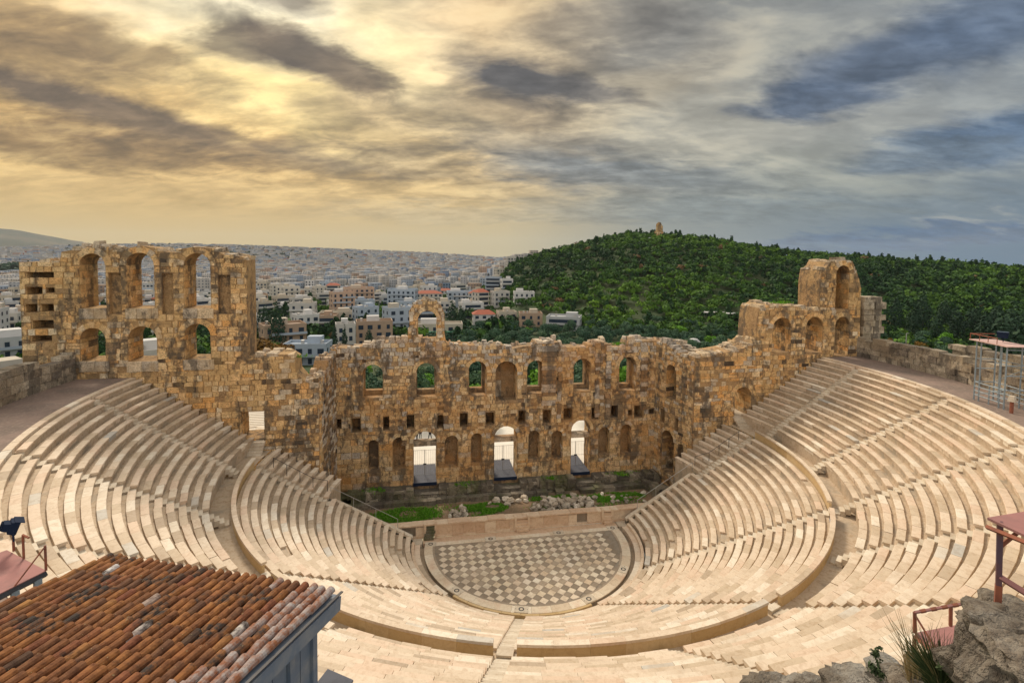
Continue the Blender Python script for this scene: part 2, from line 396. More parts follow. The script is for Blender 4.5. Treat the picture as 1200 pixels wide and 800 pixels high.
M_skin = plain_mat('skin', (0.45, 0.28, 0.2), 0.6)
M_bark = plain_mat('bark', (0.10, 0.075, 0.05), 0.9)

def leaf_mat(name, stops, obj=0.5):
    m, t, p = new_mat(name)
    v = t.m('ADD', t.m('MULTIPLY', tone_of(t), 1.0 - obj), t.m('MULTIPLY', rnd_of(t), obj))
    t.l.new(t.ramp(v, stops), p.inputs['Base Color'])
    p.inputs['Roughness'].default_value = 0.75; p.inputs['Specular IOR Level'].default_value = 0.15
    return m
M_pine = leaf_mat('forest_leaves', [(0, (0.016, 0.042, 0.020)), (0.25, (0.030, 0.074, 0.024)), (0.5, (0.062, 0.135, 0.020)), (0.75, (0.115, 0.22, 0.022)), (0.93, (0.16, 0.28, 0.03)), (1, (0.17, 0.105, 0.05))], 0.0)
M_olive = leaf_mat('grove_leaves', [(0, (0.024, 0.062, 0.042)), (0.4, (0.046, 0.10, 0.058)), (0.7, (0.07, 0.135, 0.07)), (1, (0.10, 0.17, 0.065))], 0.45)
M_bright = leaf_mat('bright_leaves', [(0, (0.06, 0.16, 0.014)), (0.5, (0.11, 0.27, 0.02)), (1, (0.17, 0.36, 0.035))], 0.2)
M_autumn = leaf_mat('autumn_leaves', [(0, (0.09, 0.055, 0.014)), (0.4, (0.19, 0.10, 0.02)), (0.75, (0.28, 0.155, 0.03)), (1, (0.20, 0.17, 0.04))], 0.3)
M_cypress = leaf_mat('cypress_leaves', [(0, (0.014, 0.034, 0.022)), (0.6, (0.030, 0.065, 0.036)), (1, (0.05, 0.09, 0.045))], 0.3)
M_grass = leaf_mat('grass_blades', [(0, (0.07, 0.21, 0.015)), (0.5, (0.12, 0.33, 0.02)), (0.9, (0.19, 0.40, 0.04)), (1, (0.30, 0.28, 0.09))], 0.0)

# ------------------------------------------------------------------ masonry
def arch_poly(u0, u1, z0, z1, rise=None, n=10, grow=0.0):
    r = (u1 - u0) / 2; rz = min(r if rise is None else rise, (z1 - z0) * 0.6); zs = z1 - rz; um = (u0 + u1) / 2
    P = [(u0, z0), (u1, z0)]
    if grow: P += [(u1, zs), (u1 + grow, zs)]
    P += [(um + (r + grow) * math.cos(PI * i / n), zs + (rz + grow) * math.sin(PI * i / n)) for i in range(0 if not grow else 1, n + (0 if grow else 1))]
    if grow: P += [(u0 - grow, zs), (u0, zs)]
    return P
def rect_poly(u0, u1, z0, z1): return [(u0, z0), (u1, z0), (u1, z1), (u0, z1)]
def scan(P, z):
    xs = []
    for (a, b), (c, d) in zip(P, P[1:] + P[:1]):
        if (b <= z) != (d <= z): xs.append(a + (c - a) * (z - b) / (d - b))
    xs.sort(); return list(zip(xs[::2], xs[1::2]))
def inter(A, B):
    return [(max(a, c), min(b, d)) for a, b in A for c, d in B if min(b, d) > max(a, c)]
def minus(A, B):
    for c, d in B:
        N = []
        for a, b in A:
            if d <= a or c >= b: N.append((a, b)); continue
            if c > a: N.append((a, c))
            if d < b: N.append((d, b))
        A = N
    return A

class Wall:
    def __init__(self, root, O, U, T, mat, seed=1):
        self.root = root; self.O = np.array(O, float); self.U = np.array(U, float) / np.linalg.norm(U)
        self.D = np.array([-self.U[1], self.U[0], 0.0]); self.T = T; self.mat = mat
        self.r = random.Random(seed); self.stones = []
    def w(self, u, z, d): 
        p = self.O + self.U * u + self.D * d; return (p[0], p[1], p[2] + z)
    def px(self, x, y):
        """point of the front plane that is seen at a place of the photograph"""
        dr = ray(x, y); n = self.D; t = n.dot(self.O - CAM) / n.dot(dr); p = CAM + dr * t
        return (float((p - self.O).dot(self.U)), float(p[2] - self.O[2]))
    def op(self, x0, x1, y0, y1, kind='arch', depth=1.2, through=True, inner=None, rise=None):
        """opening from its edges in the photograph (y1 taken at the front of the ledge)"""
        a = self.px(x0, (y0 + y1) / 2)[0]; b = self.px(x1, (y0 + y1) / 2)[0]
        zt = self.px((x0 + x1) / 2, y0)[1]; zb = self.px((x0 + x1) / 2, y1)[1]
        return dict(u0=a, u1=b, z0=zb, z1=zt, kind=kind, d=depth, through=through, inner=inner, rise=rise)
    def poly(self, o, grow=0.0):
        if o['kind'] == 'arch': return arch_poly(o['u0'], o['u1'], o['z0'], o['z1'], o.get('rise'), grow=grow)
        return rect_poly(o['u0'], o['u1'], o['z0'], o['z1'])
    def core(self, outline, ops, name='masonry_core', back_mat=None):
        V = []; F = []; w = self.w
        def face(polys, d, flip):
            b = len(V); flat = [p for q in polys for p in q]
            V.extend(w(u, z, d) for u, z in flat)
            for t in tessellate_polygon([[Vector((u, z, 0)) for u, z in q] for q in polys]):
                a, b2, c = (flat[i] for i in t)
                ccw = (b2[0] - a[0]) * (c[1] - a[1]) - (b2[1] - a[1]) * (c[0] - a[0]) > 0
                t = tuple(i + b for i in t)
                F.append(t if ccw != flip else t[::-1])
        def sleeve(P, d0, d1, inward):
            b = len(V); n = len(P)
            V.extend(w(u, z, d0) for u, z in P); V.extend(w(u, z, d1) for u, z in P)
            for i in range(n):
                j = (i + 1) % n; q = (b + i, b + j, b + n + j, b + n + i)
                F.append(q if inward else q[::-1])
        area = sum(a[0] * b[1] - b[0] * a[1] for a, b in zip(outline, outline[1:] + outline[:1]))
        if area < 0: outline = outline[::-1]
        fp = []; bp = []
        for o in ops:
            P = self.poly(o); fp.append(P)
            if not o['through']:
                sleeve(P, 0, o['d'], True); face([P], o['d'], False)
            elif o.get('inner'):
                Q = self.poly(o['inner']); sleeve(P, 0, o['d'], True); face([P, Q], o['d'], False)
                sleeve(Q, o['d'], self.T, True); bp.append(Q)
            else:
                sleeve(P, 0, self.T, True); bp.append(P)
        face([outline] + fp, 0, False); face([outline] + bp, self.T, True); sleeve(outline, 0, self.T, False)
        me = mesh(name, V, F, self.mat, 0.16)
        part(name, me, self.root)
    def block(self, Q, d0, d1, tone, inset=0.025):
        """stone whose outline Q stands on the face; front at d0, back at d1"""
        cu = sum(q[0] for q in Q) / len(Q); cz = sum(q[1] for q in Q) / len(Q); n = len(Q)
        def ins(q): 
            du, dz = cu - q[0], cz - q[1]; l = math.hypot(du, dz) or 1; return (q[0] + du / l * inset, q[1] + dz / l * inset)
        V = [self.w(*ins(q), d0 + self.r.uniform(-0.015, 0.015)) for q in Q] + [self.w(*q, d0 + inset * 0.9) for q in Q] + [self.w(*q, d1) for q in Q]
        F = [tuple(range(n))]
        for k in (0, n):
            F += [(k + i, k + n + i, k + n + (i + 1) % n, k + (i + 1) % n) for i in range(n)]
        us = [q[0] for q in Q]; zs = [q[1] for q in Q]
        self.stones.append(((max(us) - min(us)) * (max(zs) - min(zs)), V, F, tone))
    def fill(self, outline, ops, h=(0.38, 0.6), l=(0.6, 1.3), big=None, proud=(0.02, 0.10), skip=0.05, ring=0.45, zmin=None, zmax=None, tone=None, rough=0.05):
        r = self.r
        z = min(p[1] for p in outline) if zmin is None else zmin
        top = max(p[1] for p in outline) if zmax is None else zmax
        holes = [self.poly(o, ring if o['kind'] == 'arch' and o['u1'] - o['u0'] > 0.9 else 0.0) for o in ops]
        while z < top - 0.12:
            hh, ll = (h, l) if big is None or z > big[0] else (big[1], big[2])
            dz = min(r.uniform(*hh), max(0.15, top - z)); z0, z1 = z, z + dz; z = z1
            A = inter(scan(outline, z0 + 0.12 * dz), scan(outline, z1 - 0.25 * dz))
            B = [iv for H in holes for zz in (z0 + 0.06, (z0 + z1) / 2, z1 - 0.06) for iv in scan(H, zz)]
            for a, b in minus(A, B):
                u = a
                while u < b - 0.1:
                    le = r.uniform(*ll)
                    if b - u - le < 0.3 * ll[0]: le = b - u
                    ua, ub = u + 0.018, u + le - 0.018; u += le
                    if r.random() < skip or ub - ua < 0.08: continue
                    tn = min(1, max(0, r.gauss(0.5, 0.24))) if tone is None else tone(r, (ua + ub) / 2, z0)
                    cuts = [(ua, ub, z0 + 0.012, z1 - 0.012)]
                    if le > 0.75 and r.random() < 0.22:
                        zm = z0 + dz * r.uniform(0.4, 0.6); cuts = [(ua, ub, z0 + 0.012, zm - 0.01), (ua, ub, zm + 0.01, z1 - 0.012)]
                    for (p, q, s, t) in cuts:
                        j = lambda: r.uniform(-rough, rough)
                        self.block([(p + abs(j()), s + j()), (q - abs(j()), s + j()), (q - abs(j()), t + j()), (p + abs(j()), t + j())],
                                   -r.uniform(*proud), 0.05, min(1, max(0, tn + r.uniform(-0.06, 0.06))))
        for o in ops:                                              # arch rings
            if o['kind'] != 'arch' or o['u1'] - o['u0'] <= 0.9 or ring <= 0: continue
            P = arch_poly(o['u0'], o['u1'], o['z0'], o['z1'], o.get('rise'), n=9)[2:]
            um = (o['u0'] + o['u1']) / 2; zs = P[0][1]
            for (a, b), (c, d) in zip(P, P[1:]):
                g = ring * r.uniform(0.8, 1.1)
                def out(u, z):
                    du, dz = u - um, z - zs; q = math.hypot(du, dz) or 1; return (u + du / q * g, z + dz / q * g)
                if r.random() < 0.06: continue
                self.block([(a, b), out(a, b), out(c, d), (c, d)], -r.uniform(0.05, 0.11), 0.05, r.uniform(0.35, 0.9), 0.02)
    def jambs(self, ops, h=(0.4, 0.65)):
        r = self.r
        for o in ops:
            dep = o['d'] if (o.get('inner') or not o['through']) else self.T
            if dep < 1.0 or o['u1'] - o['u0'] < 0.9: continue
            ze = o['z1'] - ((o['u1'] - o['u0']) / 2 if o['kind'] == 'arch' else 0)
            for u, s in ((o['u0'], 1), (o['u1'], -1)):
                z = o['z0']
                while z < ze - 0.1:
                    dz = min(r.uniform(*h), ze - z); d = 0.04
                    while d < dep - 0.15:
                        le = min(r.uniform(0.6, 1.2), dep - d); p = s * r.uniform(0.02, 0.06)
                        V = [self.w(u, zz, dd) for zz, dd in ((z + .01, d), (z + .01, d + le - .02), (z + dz - .01, d + le - .02), (z + dz - .01, d))]
                        V += [self.w(u + p, zz, dd) for zz, dd in ((z + .03, d + .02), (z + .03, d + le - .04), (z + dz - .03, d + le - .04), (z + dz - .03, d + .02))]
                        F = [(4, 5, 6, 7), (0, 1, 5, 4), (1, 2, 6, 5), (2, 3, 7, 6), (3, 0, 4, 7)]
                        if s < 0: F = [f[::-1] for f in F]
                        self.stones.append((dz * le * 0.6, V, F, min(1, max(0, r.gauss(0.5, 0.2))))); d += le
                    z += dz
    def caps(self, outline, hmax=0.5, gap=0.25, tone=(0.82, 0.98)):
        """loose top course, seen against what is behind"""
        r = self.r
        for (a, b), (c, d) in zip(outline, outline[1:] + outline[:1]):
            if abs(c - a) < 0.25 or abs(d - b) > 1.2 * abs(c - a) or (b + d) / 2 < 3: continue
            if not self.is_top(outline, (a + c) / 2, (b + d) / 2): continue
            lo, hi = (a, c) if a < c else (c, a); u = lo
            while u < hi - 0.2:
                le = min(r.uniform(0.45, 1.1), hi - u); f = (u + le / 2 - a) / (c - a); z = b + (d - b) * f
                for d0, d1 in ((-0.04, self.T * r.uniform(0.3, 0.6)), (self.T * 0.62, self.T + 0.04)):
                    if r.random() < gap: continue
                    hh = r.uniform(0.06, hmax * 0.75) * (1 if r.random() < .8 else 1.7)
                    V = []
                    for zz, k in ((z - 0.15, 0.0), (z + hh, r.uniform(0.03, 0.10))):
                        for uu, dd in ((u + 0.02 + k, d0 + k), (u + le - 0.02 - k, d0 + k), (u + le - 0.02 - k, d1 - k), (u + 0.02 + k, d1 - k)):
                            p = self.w(uu + (r.uniform(-.13, .13) if k else 0), zz + (r.uniform(-0.10, 0.06) if k else 0), dd + (r.uniform(-.1, .1) if k else 0)); V.append(p)
                    self.stones.append((le * hh * 1.5, V, list(BOXF), r.uniform(*tone)))
                u += le
    def is_top(self, outline, u, z):
        return not any(a < z + 0.05 < b for a, b in [(0, 0)]) and not self.inside(outline, u, z + 0.12)
    def inside(self, P, u, z): return any(a < u < b for a, b in scan(P, z))
    def finish(self, limit=300, name='stone'):
        self.stones.sort(key=lambda s: -s[0])
        for a, V, F, tn in self.stones[:limit]: part(name, mesh(name, V, F, self.mat, tn), self.root)
        if self.stones[limit:]:
            b = MB()
            for a, V, F, tn in self.stones[limit:]: b.add(V, F, tn)
            b.part('small_stones', self.mat, self.root, kind='stuff')
        self.stones = []

# ------------------------------------------------------------------ ground and paths inside the theatre
def ring(name, r0, r1, z, a0, a1, mat, n=120, z1=None, **kw):
    V = []; F = []; z1 = z if z1 is None else z1
    for i in range(n + 1):
        a = a0 + (a1 - a0) * i / n; V += [(r0 * math.cos(a), r0 * math.sin(a), z), (r1 * math.cos(a), r1 * math.sin(a), z1)]
    F = [(2 * i, 2 * i + 2, 2 * i + 3, 2 * i + 1)[::-1] for i in range(n)]
    o = part(name, mesh(name, V, F, mat, 0.4), None, **kw); return o
def disc_fill(name, pts, z, mat, **kw):
    me = mesh(name, [(x, y, z) for x, y in pts], [tuple(range(len(pts)))], mat, 0.4); return part(name, me, None, **kw)

ZD = 8.5                                    # level of the walkway between the two tiers
ZT = 15.72                                  # level of the path behind the top row
walkway = ring('walkway', 24.2, 25.9, ZD, R_(-191), R_(11), M_tread, kind='structure')
top_path = ring('top_path', 35.6, 40.6, ZT, R_(-188), R_(8), M_earth, kind='structure')

def arc_block(r0, r1, a0, a1, z0, z1, n=3):
    V = []
    for i in range(n + 1):
        a = a0 + (a1 - a0) * i / n
        V += [(r0 * math.cos(a), r0 * math.sin(a), z0), (r1 * math.cos(a), r1 * math.sin(a), z0), (r1 * math.cos(a), r1 * math.sin(a), z1), (r0 * math.cos(a), r0 * math.sin(a), z1)]
    F = [(4 * i + j, 4 * i + (j + 1) % 4, 4 * i + 4 + (j + 1) % 4, 4 * i + 4 + j) for i in range(n) for j in range(4)] + [(3, 2, 1, 0), (4 * n, 4 * n + 1, 4 * n + 2, 4 * n + 3)]
    return V, [f[::-1] for f in F] if a1 > a0 else F
# ------------------------------------------------------------------ seating
def const(a): return lambda R: a
LOW_ST = [0.5, -36, -69.5, -104.5, -140, -177.5]
UP_ST = [0, -18, -35, -52, -69.5, -87, -104.5, -122, -140, -159, -178]
SW = 0.40                                   # half width of a stair
def stair_edge(deg, side):
    """edge of a stair of even width as an angle that depends on the radius"""
    a = R_(deg); return lambda R: a + side * SW / R
def line_edge(y, right=True):
    """edge along a straight wall parallel to the stage"""
    return (lambda R: math.asin(min(0.99, y / R))) if right else (lambda R: -PI - math.asin(min(0.99, y / R)))

PROFILE = [(0.035, -0.40), (0.035, -0.13), (-0.055, -0.105), (-0.055, -0.015), (-0.035, 0.0), (0.375, 0.0), (0.385, -0.015), (0.385, -0.40)]
def seat_mesh(R, z, da):
    """one marble bench block, with its overhanging nosing, straight on a chord"""
    V = []; n = len(PROFILE)
    for s in (-1, 1):
        t = s * da / 2
        V += [((R + dr) * math.cos(t), (R + dr) * math.sin(t), z + dz) for dr, dz in PROFILE]
    F = [(i, n + i, n + (i + 1) % n, (i + 1) % n) for i in range(n)]
    F += [tuple(range(n - 1, -1, -1)), tuple(range(n, 2 * n))]
    return mesh('seat_block', V, [f[::-1] for f in F], M_seat)

def wedge(label, hi, lo, rows, R0, dR, z0, dz, group, foot, block=1.32, skip=0.0):
    """part of a tier between two stairs: stepped foot treads and the bench blocks on them (hi, lo: edges as angles)"""
    root = thing('seating_wedge', label, 'seating', group=group)
    V = []; F = []; prof = []
    for i in rows:
        R = R0 + dR * i; z = z0 + dz * i
        prof += [(R + 0.03, (z - dz - 0.14) if i != rows[0] else foot), (R + 0.03, z - 0.14)]
    R = R0 + dR * (rows[-1] + 1); prof += [(R + 0.03, z - 0.14), (R + 0.03, foot - 0.3)]
    ns = 10; n = len(prof)
    for r, z in prof:
        for k in range(ns + 1):
            a = hi(r) + (lo(r) - hi(r)) * k / ns; V.append((r * math.cos(a), r * math.sin(a), z))
    m = ns + 1
    F = [(j * m + k, j * m + k + 1, (j + 1) * m + k + 1, (j + 1) * m + k)[::-1] for j in range(n - 1) for k in range(ns)]
    for k in (0, ns):                       # ends towards the stairs
        b = len(V)
        for r, z in prof:
            a = hi(r) + (lo(r) - hi(r)) * k / ns; V.append((r * math.cos(a), r * math.sin(a), foot - 0.3))
        F += [(j * m + k, (j + 1) * m + k, b + j + 1, b + j) for j in range(n - 1)]
    part('foot_treads', mesh('foot_treads', V, F, M_tread, rng.uniform(0.2, 0.8, len(V))), root)
    for i in rows:
        R = R0 + dR * i; z = z0 + dz * i; A, B = hi(R), lo(R); L = (A - B) * R
        if L < 0.5: continue
        c = max(1, round(L / block)); da = (A - B) / c; me = seat_mesh(R, z, da - 0.012 / R)
        for k in range(c):
            if random.random() < skip * (1 if i < 5 else 0.15): continue
            o = part('seat_block', me, root)
            j = 0.006 if i > 4 else 0.02
            o.rotation_euler = (0, 0, B + da * (k + 0.5) + random.gauss(0, 0.0002)); o.location = (0, 0, random.gauss(0, j * 0.6))
            rr = random.gauss(0, j); th = B + da * (k + 0.5); o.location.x = rr * math.cos(th); o.location.y = rr * math.sin(th)
    return root

def stair(label, deg, rows, R0, dR, z0, dz, group, lead=0, line_y=None, right=True):
    root = thing('stair_flight', label, 'stairs', group=group)
    a = R_(deg)
    lv = []
    for k in range(lead, 0, -1): lv.append((R0 - 0.30 * k, R0 - 0.30 * (k - 1) + 0.03, z0 - 0.22 - 0.22 * k))
    for i in rows:
        R = R0 + dR * i; z = z0 + dz * i - 0.22
        if not (i == rows[0] and lead): lv.append((R - dR / 2 + 0.03, R + 0.03, z - dz / 2))
        lv.append((R + 0.03, R + dR / 2 + 0.03, z))
    for r0, r1, z in lv:
        b = MB()
        if line_y is None: b.box(((r0 + r1) / 2, 0, z - 0.2), (r1 - r0 + 0.03, 2 * SW - 0.01, 0.4)); o = b.part('step', M_step, root); o.rotation_euler = (0, 0, a)
        else:
            s = 1 if right else -1; x0 = math.sqrt(r0 * r0 - line_y ** 2); x1 = math.sqrt(r1 * r1 - line_y ** 2)
            b.box((s * (x0 + x1) / 2, line_y, z - 0.2), (x1 - x0 + 0.03, 2 * SW - 0.01, 0.4)); b.part('step', M_step, root)
        o = None
    return root

LR0, LDR, LZ0, LDZ, LN = 10.9, 0.66, 0.75, 0.41, 20
UR0, UDR, UZ0, UDZ, UN = 25.75, 0.655, 9.72, 0.42, 15
YL = 1.55                                   # front ends of the lower rows
G1, G2 = 'wedges of marble seats in the lower tier', 'wedges of marble seats in the upper tier'
LOWER_LABELS = ['lower tier marble seats ending at the right sloping coping', 'lower tier marble seats, second wedge from the right coping',
    'lower tier marble seats right of the broad central stair', 'lower tier marble seats left of the broad central stair, above the tiled roof corner',
    'lower tier marble seats ending at the left sloping coping']
SPLIT = 11                                  # rows from here up reach back to the wing walls past a stair
for k in range(5):
    hi = stair_edge(LOW_ST[k], -1) if k else None
    lo = stair_edge(LOW_ST[k + 1], 1) if k < 4 else None
    if k == 0:
        f = lambda R: line_edge(YL)(R) if R < LR0 + LDR * SPLIT - 0.2 else math.asin(0.35 / R); hi = f
    if k == 4:
        f = lambda R: line_edge(YL, False)(R) if R < LR0 + LDR * SPLIT - 0.2 else -PI - math.asin(0.35 / R); lo = f
    wedge(LOWER_LABELS[k], hi, lo, list(range(LN)), LR0, LDR, LZ0, LDZ, G1, -0.4, skip=0.05 if k in (0, 4) else 0.0)
for s, nm in ((True, 'right'), (False, 'left')):
    e1, e2 = line_edge(4.85, s), line_edge(0.81 + SW, s)
    if s: wedge('short flight of marble seats against the right wing wall below the arched door', e1, e2, list(range(SPLIT, LN)), LR0, LDR, LZ0, LDZ, G1, 1.0, 1.3)
    else: wedge('short flight of marble seats against the left wing wall below the bright doorway', e2, e1, list(range(SPLIT, LN)), LR0, LDR, LZ0, LDZ, G1, 1.0, 1.3)
    stair('narrow stair along the %s end of the lower tier' % nm, 0, list(range(SPLIT, LN)), LR0, LDR, LZ0, LDZ, 'stairs of the lower tier', 0, 0.81, s)
for a, nm in ((-36, 'lower stair rising to the right, nearest the right coping'), (-69.5, 'lower stair rising to the right from the front edge of the orchestra'),
              (-104.5, 'pale broad lower stair straight in front of the orchestra'), (-140, 'lower stair rising to the left behind the tiled roof')):
    stair(nm, a, list(range(LN + 1)), LR0, LDR, LZ0, LDZ, 'stairs of the lower tier', 4)

UPPER_WORDS = ['first from the right wing wall', 'second from the right wing wall', 'third from the right wing wall', 'behind the pink platform post on the right',
    'above the cliff rocks at lower right', 'right of the central stair at the near edge', 'left of the central stair at the near edge', 'beside the blue boarded wall of the hut',
    'beside the navy floodlight', 'second from the left wing tower', ]
edges = [(None, UP_ST[0])] + list(zip(UP_ST[:-1], UP_ST[1:])) + [(UP_ST[-1], None)]
for k, (a, b) in enumerate(edges):
    hi = line_edge(4.85) if a is None else stair_edge(a, -1)
    lo = line_edge(4.85, False) if b is None else stair_edge(b, 1)
    lab = 'upper tier marble seats against the right wing wall' if a is None else 'upper tier marble seats against the left wing tower' if b is None else 'upper tier marble seats, wedge ' + UPPER_WORDS[k - 1]
    wedge(lab, hi, lo, list(range(UN)), UR0, UDR, UZ0, UDZ, G2, ZD - 0.02, 1.4)
UPST_WORDS = ['beside the right wing wall', 'second from the right wing wall', 'third from the right wing wall', 'level with the pink roofed platform', 'above the cliff rocks',
    'between the cliff rocks and the central stair', 'in line with the pale central stair', 'beside the blue boarded hut', 'behind the tiled roof', 'running up towards the left ring wall', 'beside the left wing tower']
for a, nm in zip(UP_ST, UPST_WORDS):
    stair('upper tier stair ' + nm, a, list(range(UN)), UR0, UDR, UZ0, UDZ, 'stairs of the upper tier', 4)

# seat-back wall between the tiers, in five pieces
for k in range(5):
    root = thing('parapet_wall', ['tan parapet behind the right end of the lower seats', 'tan parapet curving at the right of the lower tier', 'tan parapet right of the central stair',
        'tan parapet left of the central stair', 'tan parapet curving at the left of the lower tier'][k], 'parapet', group='tan parapet between the two tiers')
    A = R_(LOW_ST[k]) - 0.55 / 24.2 if k else R_(2.0); B = R_(LOW_ST[k + 1]) + 0.55 / 24.2 if k < 4 else R_(-182.5)
    n = round((A - B) * 24.2 / 1.75); da = (A - B) / n
    for i in range(n):
        V = []; t0, t1 = -da / 2 + 0.00015, da / 2 - 0.00015
        prof = [(24.20, 8.2), (24.20, 9.10), (24.36, 9.10), (24.36, 8.3)]
        for t in (t0, (t0 + t1) / 2, t1): V += [(r * math.cos(t), r * math.sin(t), z) for r, z in prof]
        q = len(prof)
        F = [(s * q + j, s * q + (j + 1) % q, (s + 1) * q + (j + 1) % q, (s + 1) * q + j) for s in (0, 1) for j in range(q)] + [tuple(range(q))[::-1], tuple(range(2 * q, 3 * q))]
        o = part('back_panel', mesh('back_panel', V, F, M_parapet), root); o.rotation_euler = (0, 0, B + da * (i + 0.5))
        V, F = arc_block(24.08, 24.40, t0, t1, 9.10, 9.24, 2); o = part('coping_block', mesh('coping_block', V, F, M_seat), root); o.rotation_euler = (0, 0, B + da * (i + 0.5)); o.location.z = random.gauss(0, 0.003)

# sloping copings and the walls under them at the two ends of the lower tier
for s, nm in ((1, 'right'), (-1, 'left')):
    root = thing('end_wall', 'white sloping coping wall at the %s end of the lower seats' % nm, 'wall', group='sloping end walls of the lower tier')
    xs = [10.6 + i * 0.78 for i in range(10)]; zt = lambda x: 0.45 + (x - 10.6) * 0.585
    b = MB(); V = []
    for x in (10.6, 18.2): V += [(s * x, YL + 0.08, -0.5), (s * x, YL + 0.40, -0.5), (s * x, YL + 0.40, zt(x) - 0.1), (s * x, YL + 0.08, zt(x) - 0.1)]
    b.add(V, [(0, 1, 2, 3), (7, 6, 5, 4), (0, 4, 5, 1), (1, 5, 6, 2), (2, 6, 7, 3), (3, 7, 4, 0)], 0.3).part('retaining_wall', M_dark, root)
    for x0, x1 in zip(xs, xs[1:]):
        b = MB(); V = []
        for x in (x0 + 0.01, x1 - 0.01): V += [(s * x, YL + 0.0, zt(x) - 0.12), (s * x, YL + 0.46, zt(x) - 0.12), (s * x, YL + 0.46, zt(x) + 0.14), (s * x, YL + 0.0, zt(x) + 0.14)]
        b.add(V, [(0, 1, 2, 3), (7, 6, 5, 4), (0, 4, 5, 1), (1, 5, 6, 2), (2, 6, 7, 3), (3, 7, 4, 0)])
        b.part('coping_block', M_step, root)

# ------------------------------------------------------------------ orchestra
YB = 1.42
dpts = [(10.9 * math.cos(a), 10.9 * math.sin(a)) for a in np.linspace(R_(8), R_(-188), 90)]
disc_fill('drain_channel', [(16, 2.6)] + dpts + [(-16, 2.6)], -0.42, M_tread, kind='structure')
a_e = math.asin(YB / 9.52)
base = [(9.52 * math.cos(a), 9.52 * math.sin(a)) for a in np.linspace(a_e, -PI - a_e, 80)]
b = MB(); n = len(base)
b.add([(x, y, -0.02) for x, y in base] + [(x, y, -0.6) for x, y in base], [tuple(range(n))[::-1]] + [(i, (i + 1) % n, n + (i + 1) % n, n + i) for i in range(n)], 0.5)
orch = b.part('orchestra_floor', M_joint, None, kind='structure')
tag(orch, 'half round orchestra floor of diamond set pale and grey marble tiles')
S2 = 0.42; cells = []
for m in range(-30, 31):
    for q in range(-30, 31):
        cx, cy_ = -4.95 + S2 * m + 0.0, -1.02 + S2 * q
        if (m + q) % 2: continue
        r = math.hypot(cx, cy_)
        if r < 8.66 and cy_ < 0.80: cells.append((r, cx, cy_, (m % 2) == 0 and (q % 2) == 0))
cells.sort()
def tile_mesh(mat, name='floor_tile'):
    V = []; h = S2 - 0.014
    for k, z in ((h, -0.03), (h, 0.004), (h - 0.012, 0.012)): V += [(k, 0, z), (0, k, z), (-k, 0, z), (0, -k, z)]
    F = [(8, 9, 10, 11)] + [(j + i, j + (i + 1) % 4, j + 4 + (i + 1) % 4, j + 4 + i) for j in (0, 4) for i in range(4)]
    return mesh(name, V, F, mat)
tl, td = tile_mesh(M_pave_l), tile_mesh(M_pave_d)
tl2 = MB(); td2 = MB()
for k, (r, cx, cy_, dark) in enumerate(cells):
    if k < 300:
        o = part('floor_tile', td if dark else tl, orch); o.location = (cx, cy_, random.gauss(0, 0.003)); o.rotation_euler = (random.gauss(0, .004), random.gauss(0, .004), random.gauss(0, .02))
    else:
        h = S2 - 0.016; (td2 if dark else tl2).add([(cx + h, cy_, .012), (cx, cy_ + h, .012), (cx - h, cy_, .012), (cx, cy_ - h, .012)], [(0, 1, 2, 3)])
td2.part('rim_tiles', M_pave_d, orch, kind='stuff'); tl2.part('rim_tiles', M_pave_l, orch, kind='stuff')
# grey rim and the white band round it
def ring_blocks(name, r0, r1, A, B, z0, z1, L, mat, root):
    n = max(1, round(abs(A - B) * r1 / L))
    for i in range(n):
        a, c = B + (A - B) * i / n + 0.0009, B + (A - B) * (i + 1) / n - 0.0009
        V, F = arc_block(r0, r1, a, c, z0, z1 + random.gauss(0, 0.004)); o = part(name, mesh(name, V, F, mat), root)
ring_blocks('rim_slab', 8.62, 8.79, math.asin(0.85 / 8.5), -PI - math.asin(0.85 / 8.5), -0.03, 0.018, 2.0, M_pave_d, orch)
ring_blocks('band_slab', 8.80, 9.56, math.asin(1.0 / 9.2), -PI - math.asin(1.0 / 9.2), -0.03, 0.03, 1.6, M_band, orch)
for i in range(11):
    x0 = -9.2 + i * 1.672
    MB().box((x0 + 0.836, 1.13, 0.0), (1.66, 0.56, 0.056)).part('band_slab', M_band, orch)
ring_blocks('kerb_block', 9.58, 9.80, R_(-70.5), R_(-139), -0.6, 0.02, 1.5, M_parapet, orch)
# seats of honour round the orchestra, on its right and left sides
for A, B, lab in ((R_(6), R_(-68.5), 'low worn marble bench curving round the right of the orchestra'), (R_(-141), R_(-186), 'low worn marble bench curving round the left of the orchestra')):
    root = thing('front_bench', lab, 'bench', group='front benches round the orchestra')
    ring_blocks('bench_block', 9.95, 10.45, A, B, -0.42, 0.16, 1.5, M_seat, root)
    ring_blocks('back_block', 10.47, 10.72, A, B, -0.42, 0.42, 1.9, M_panel, root)
b = MB(); b.box((0, 1.89, -0.2), (19.3, 0.92, 0.33)); b.part('stage_foot_pavement', M_panel, None, kind='structure')
kb = thing('kerb', 'pale kerb of flat blocks along the back of the top seat row', 'kerb')
ring_blocks('kerb_block', 35.4, 35.85, R_(7.8), R_(-187.8), ZT - 0.75, ZT + 0.04, 1.5, M_seat, kb)
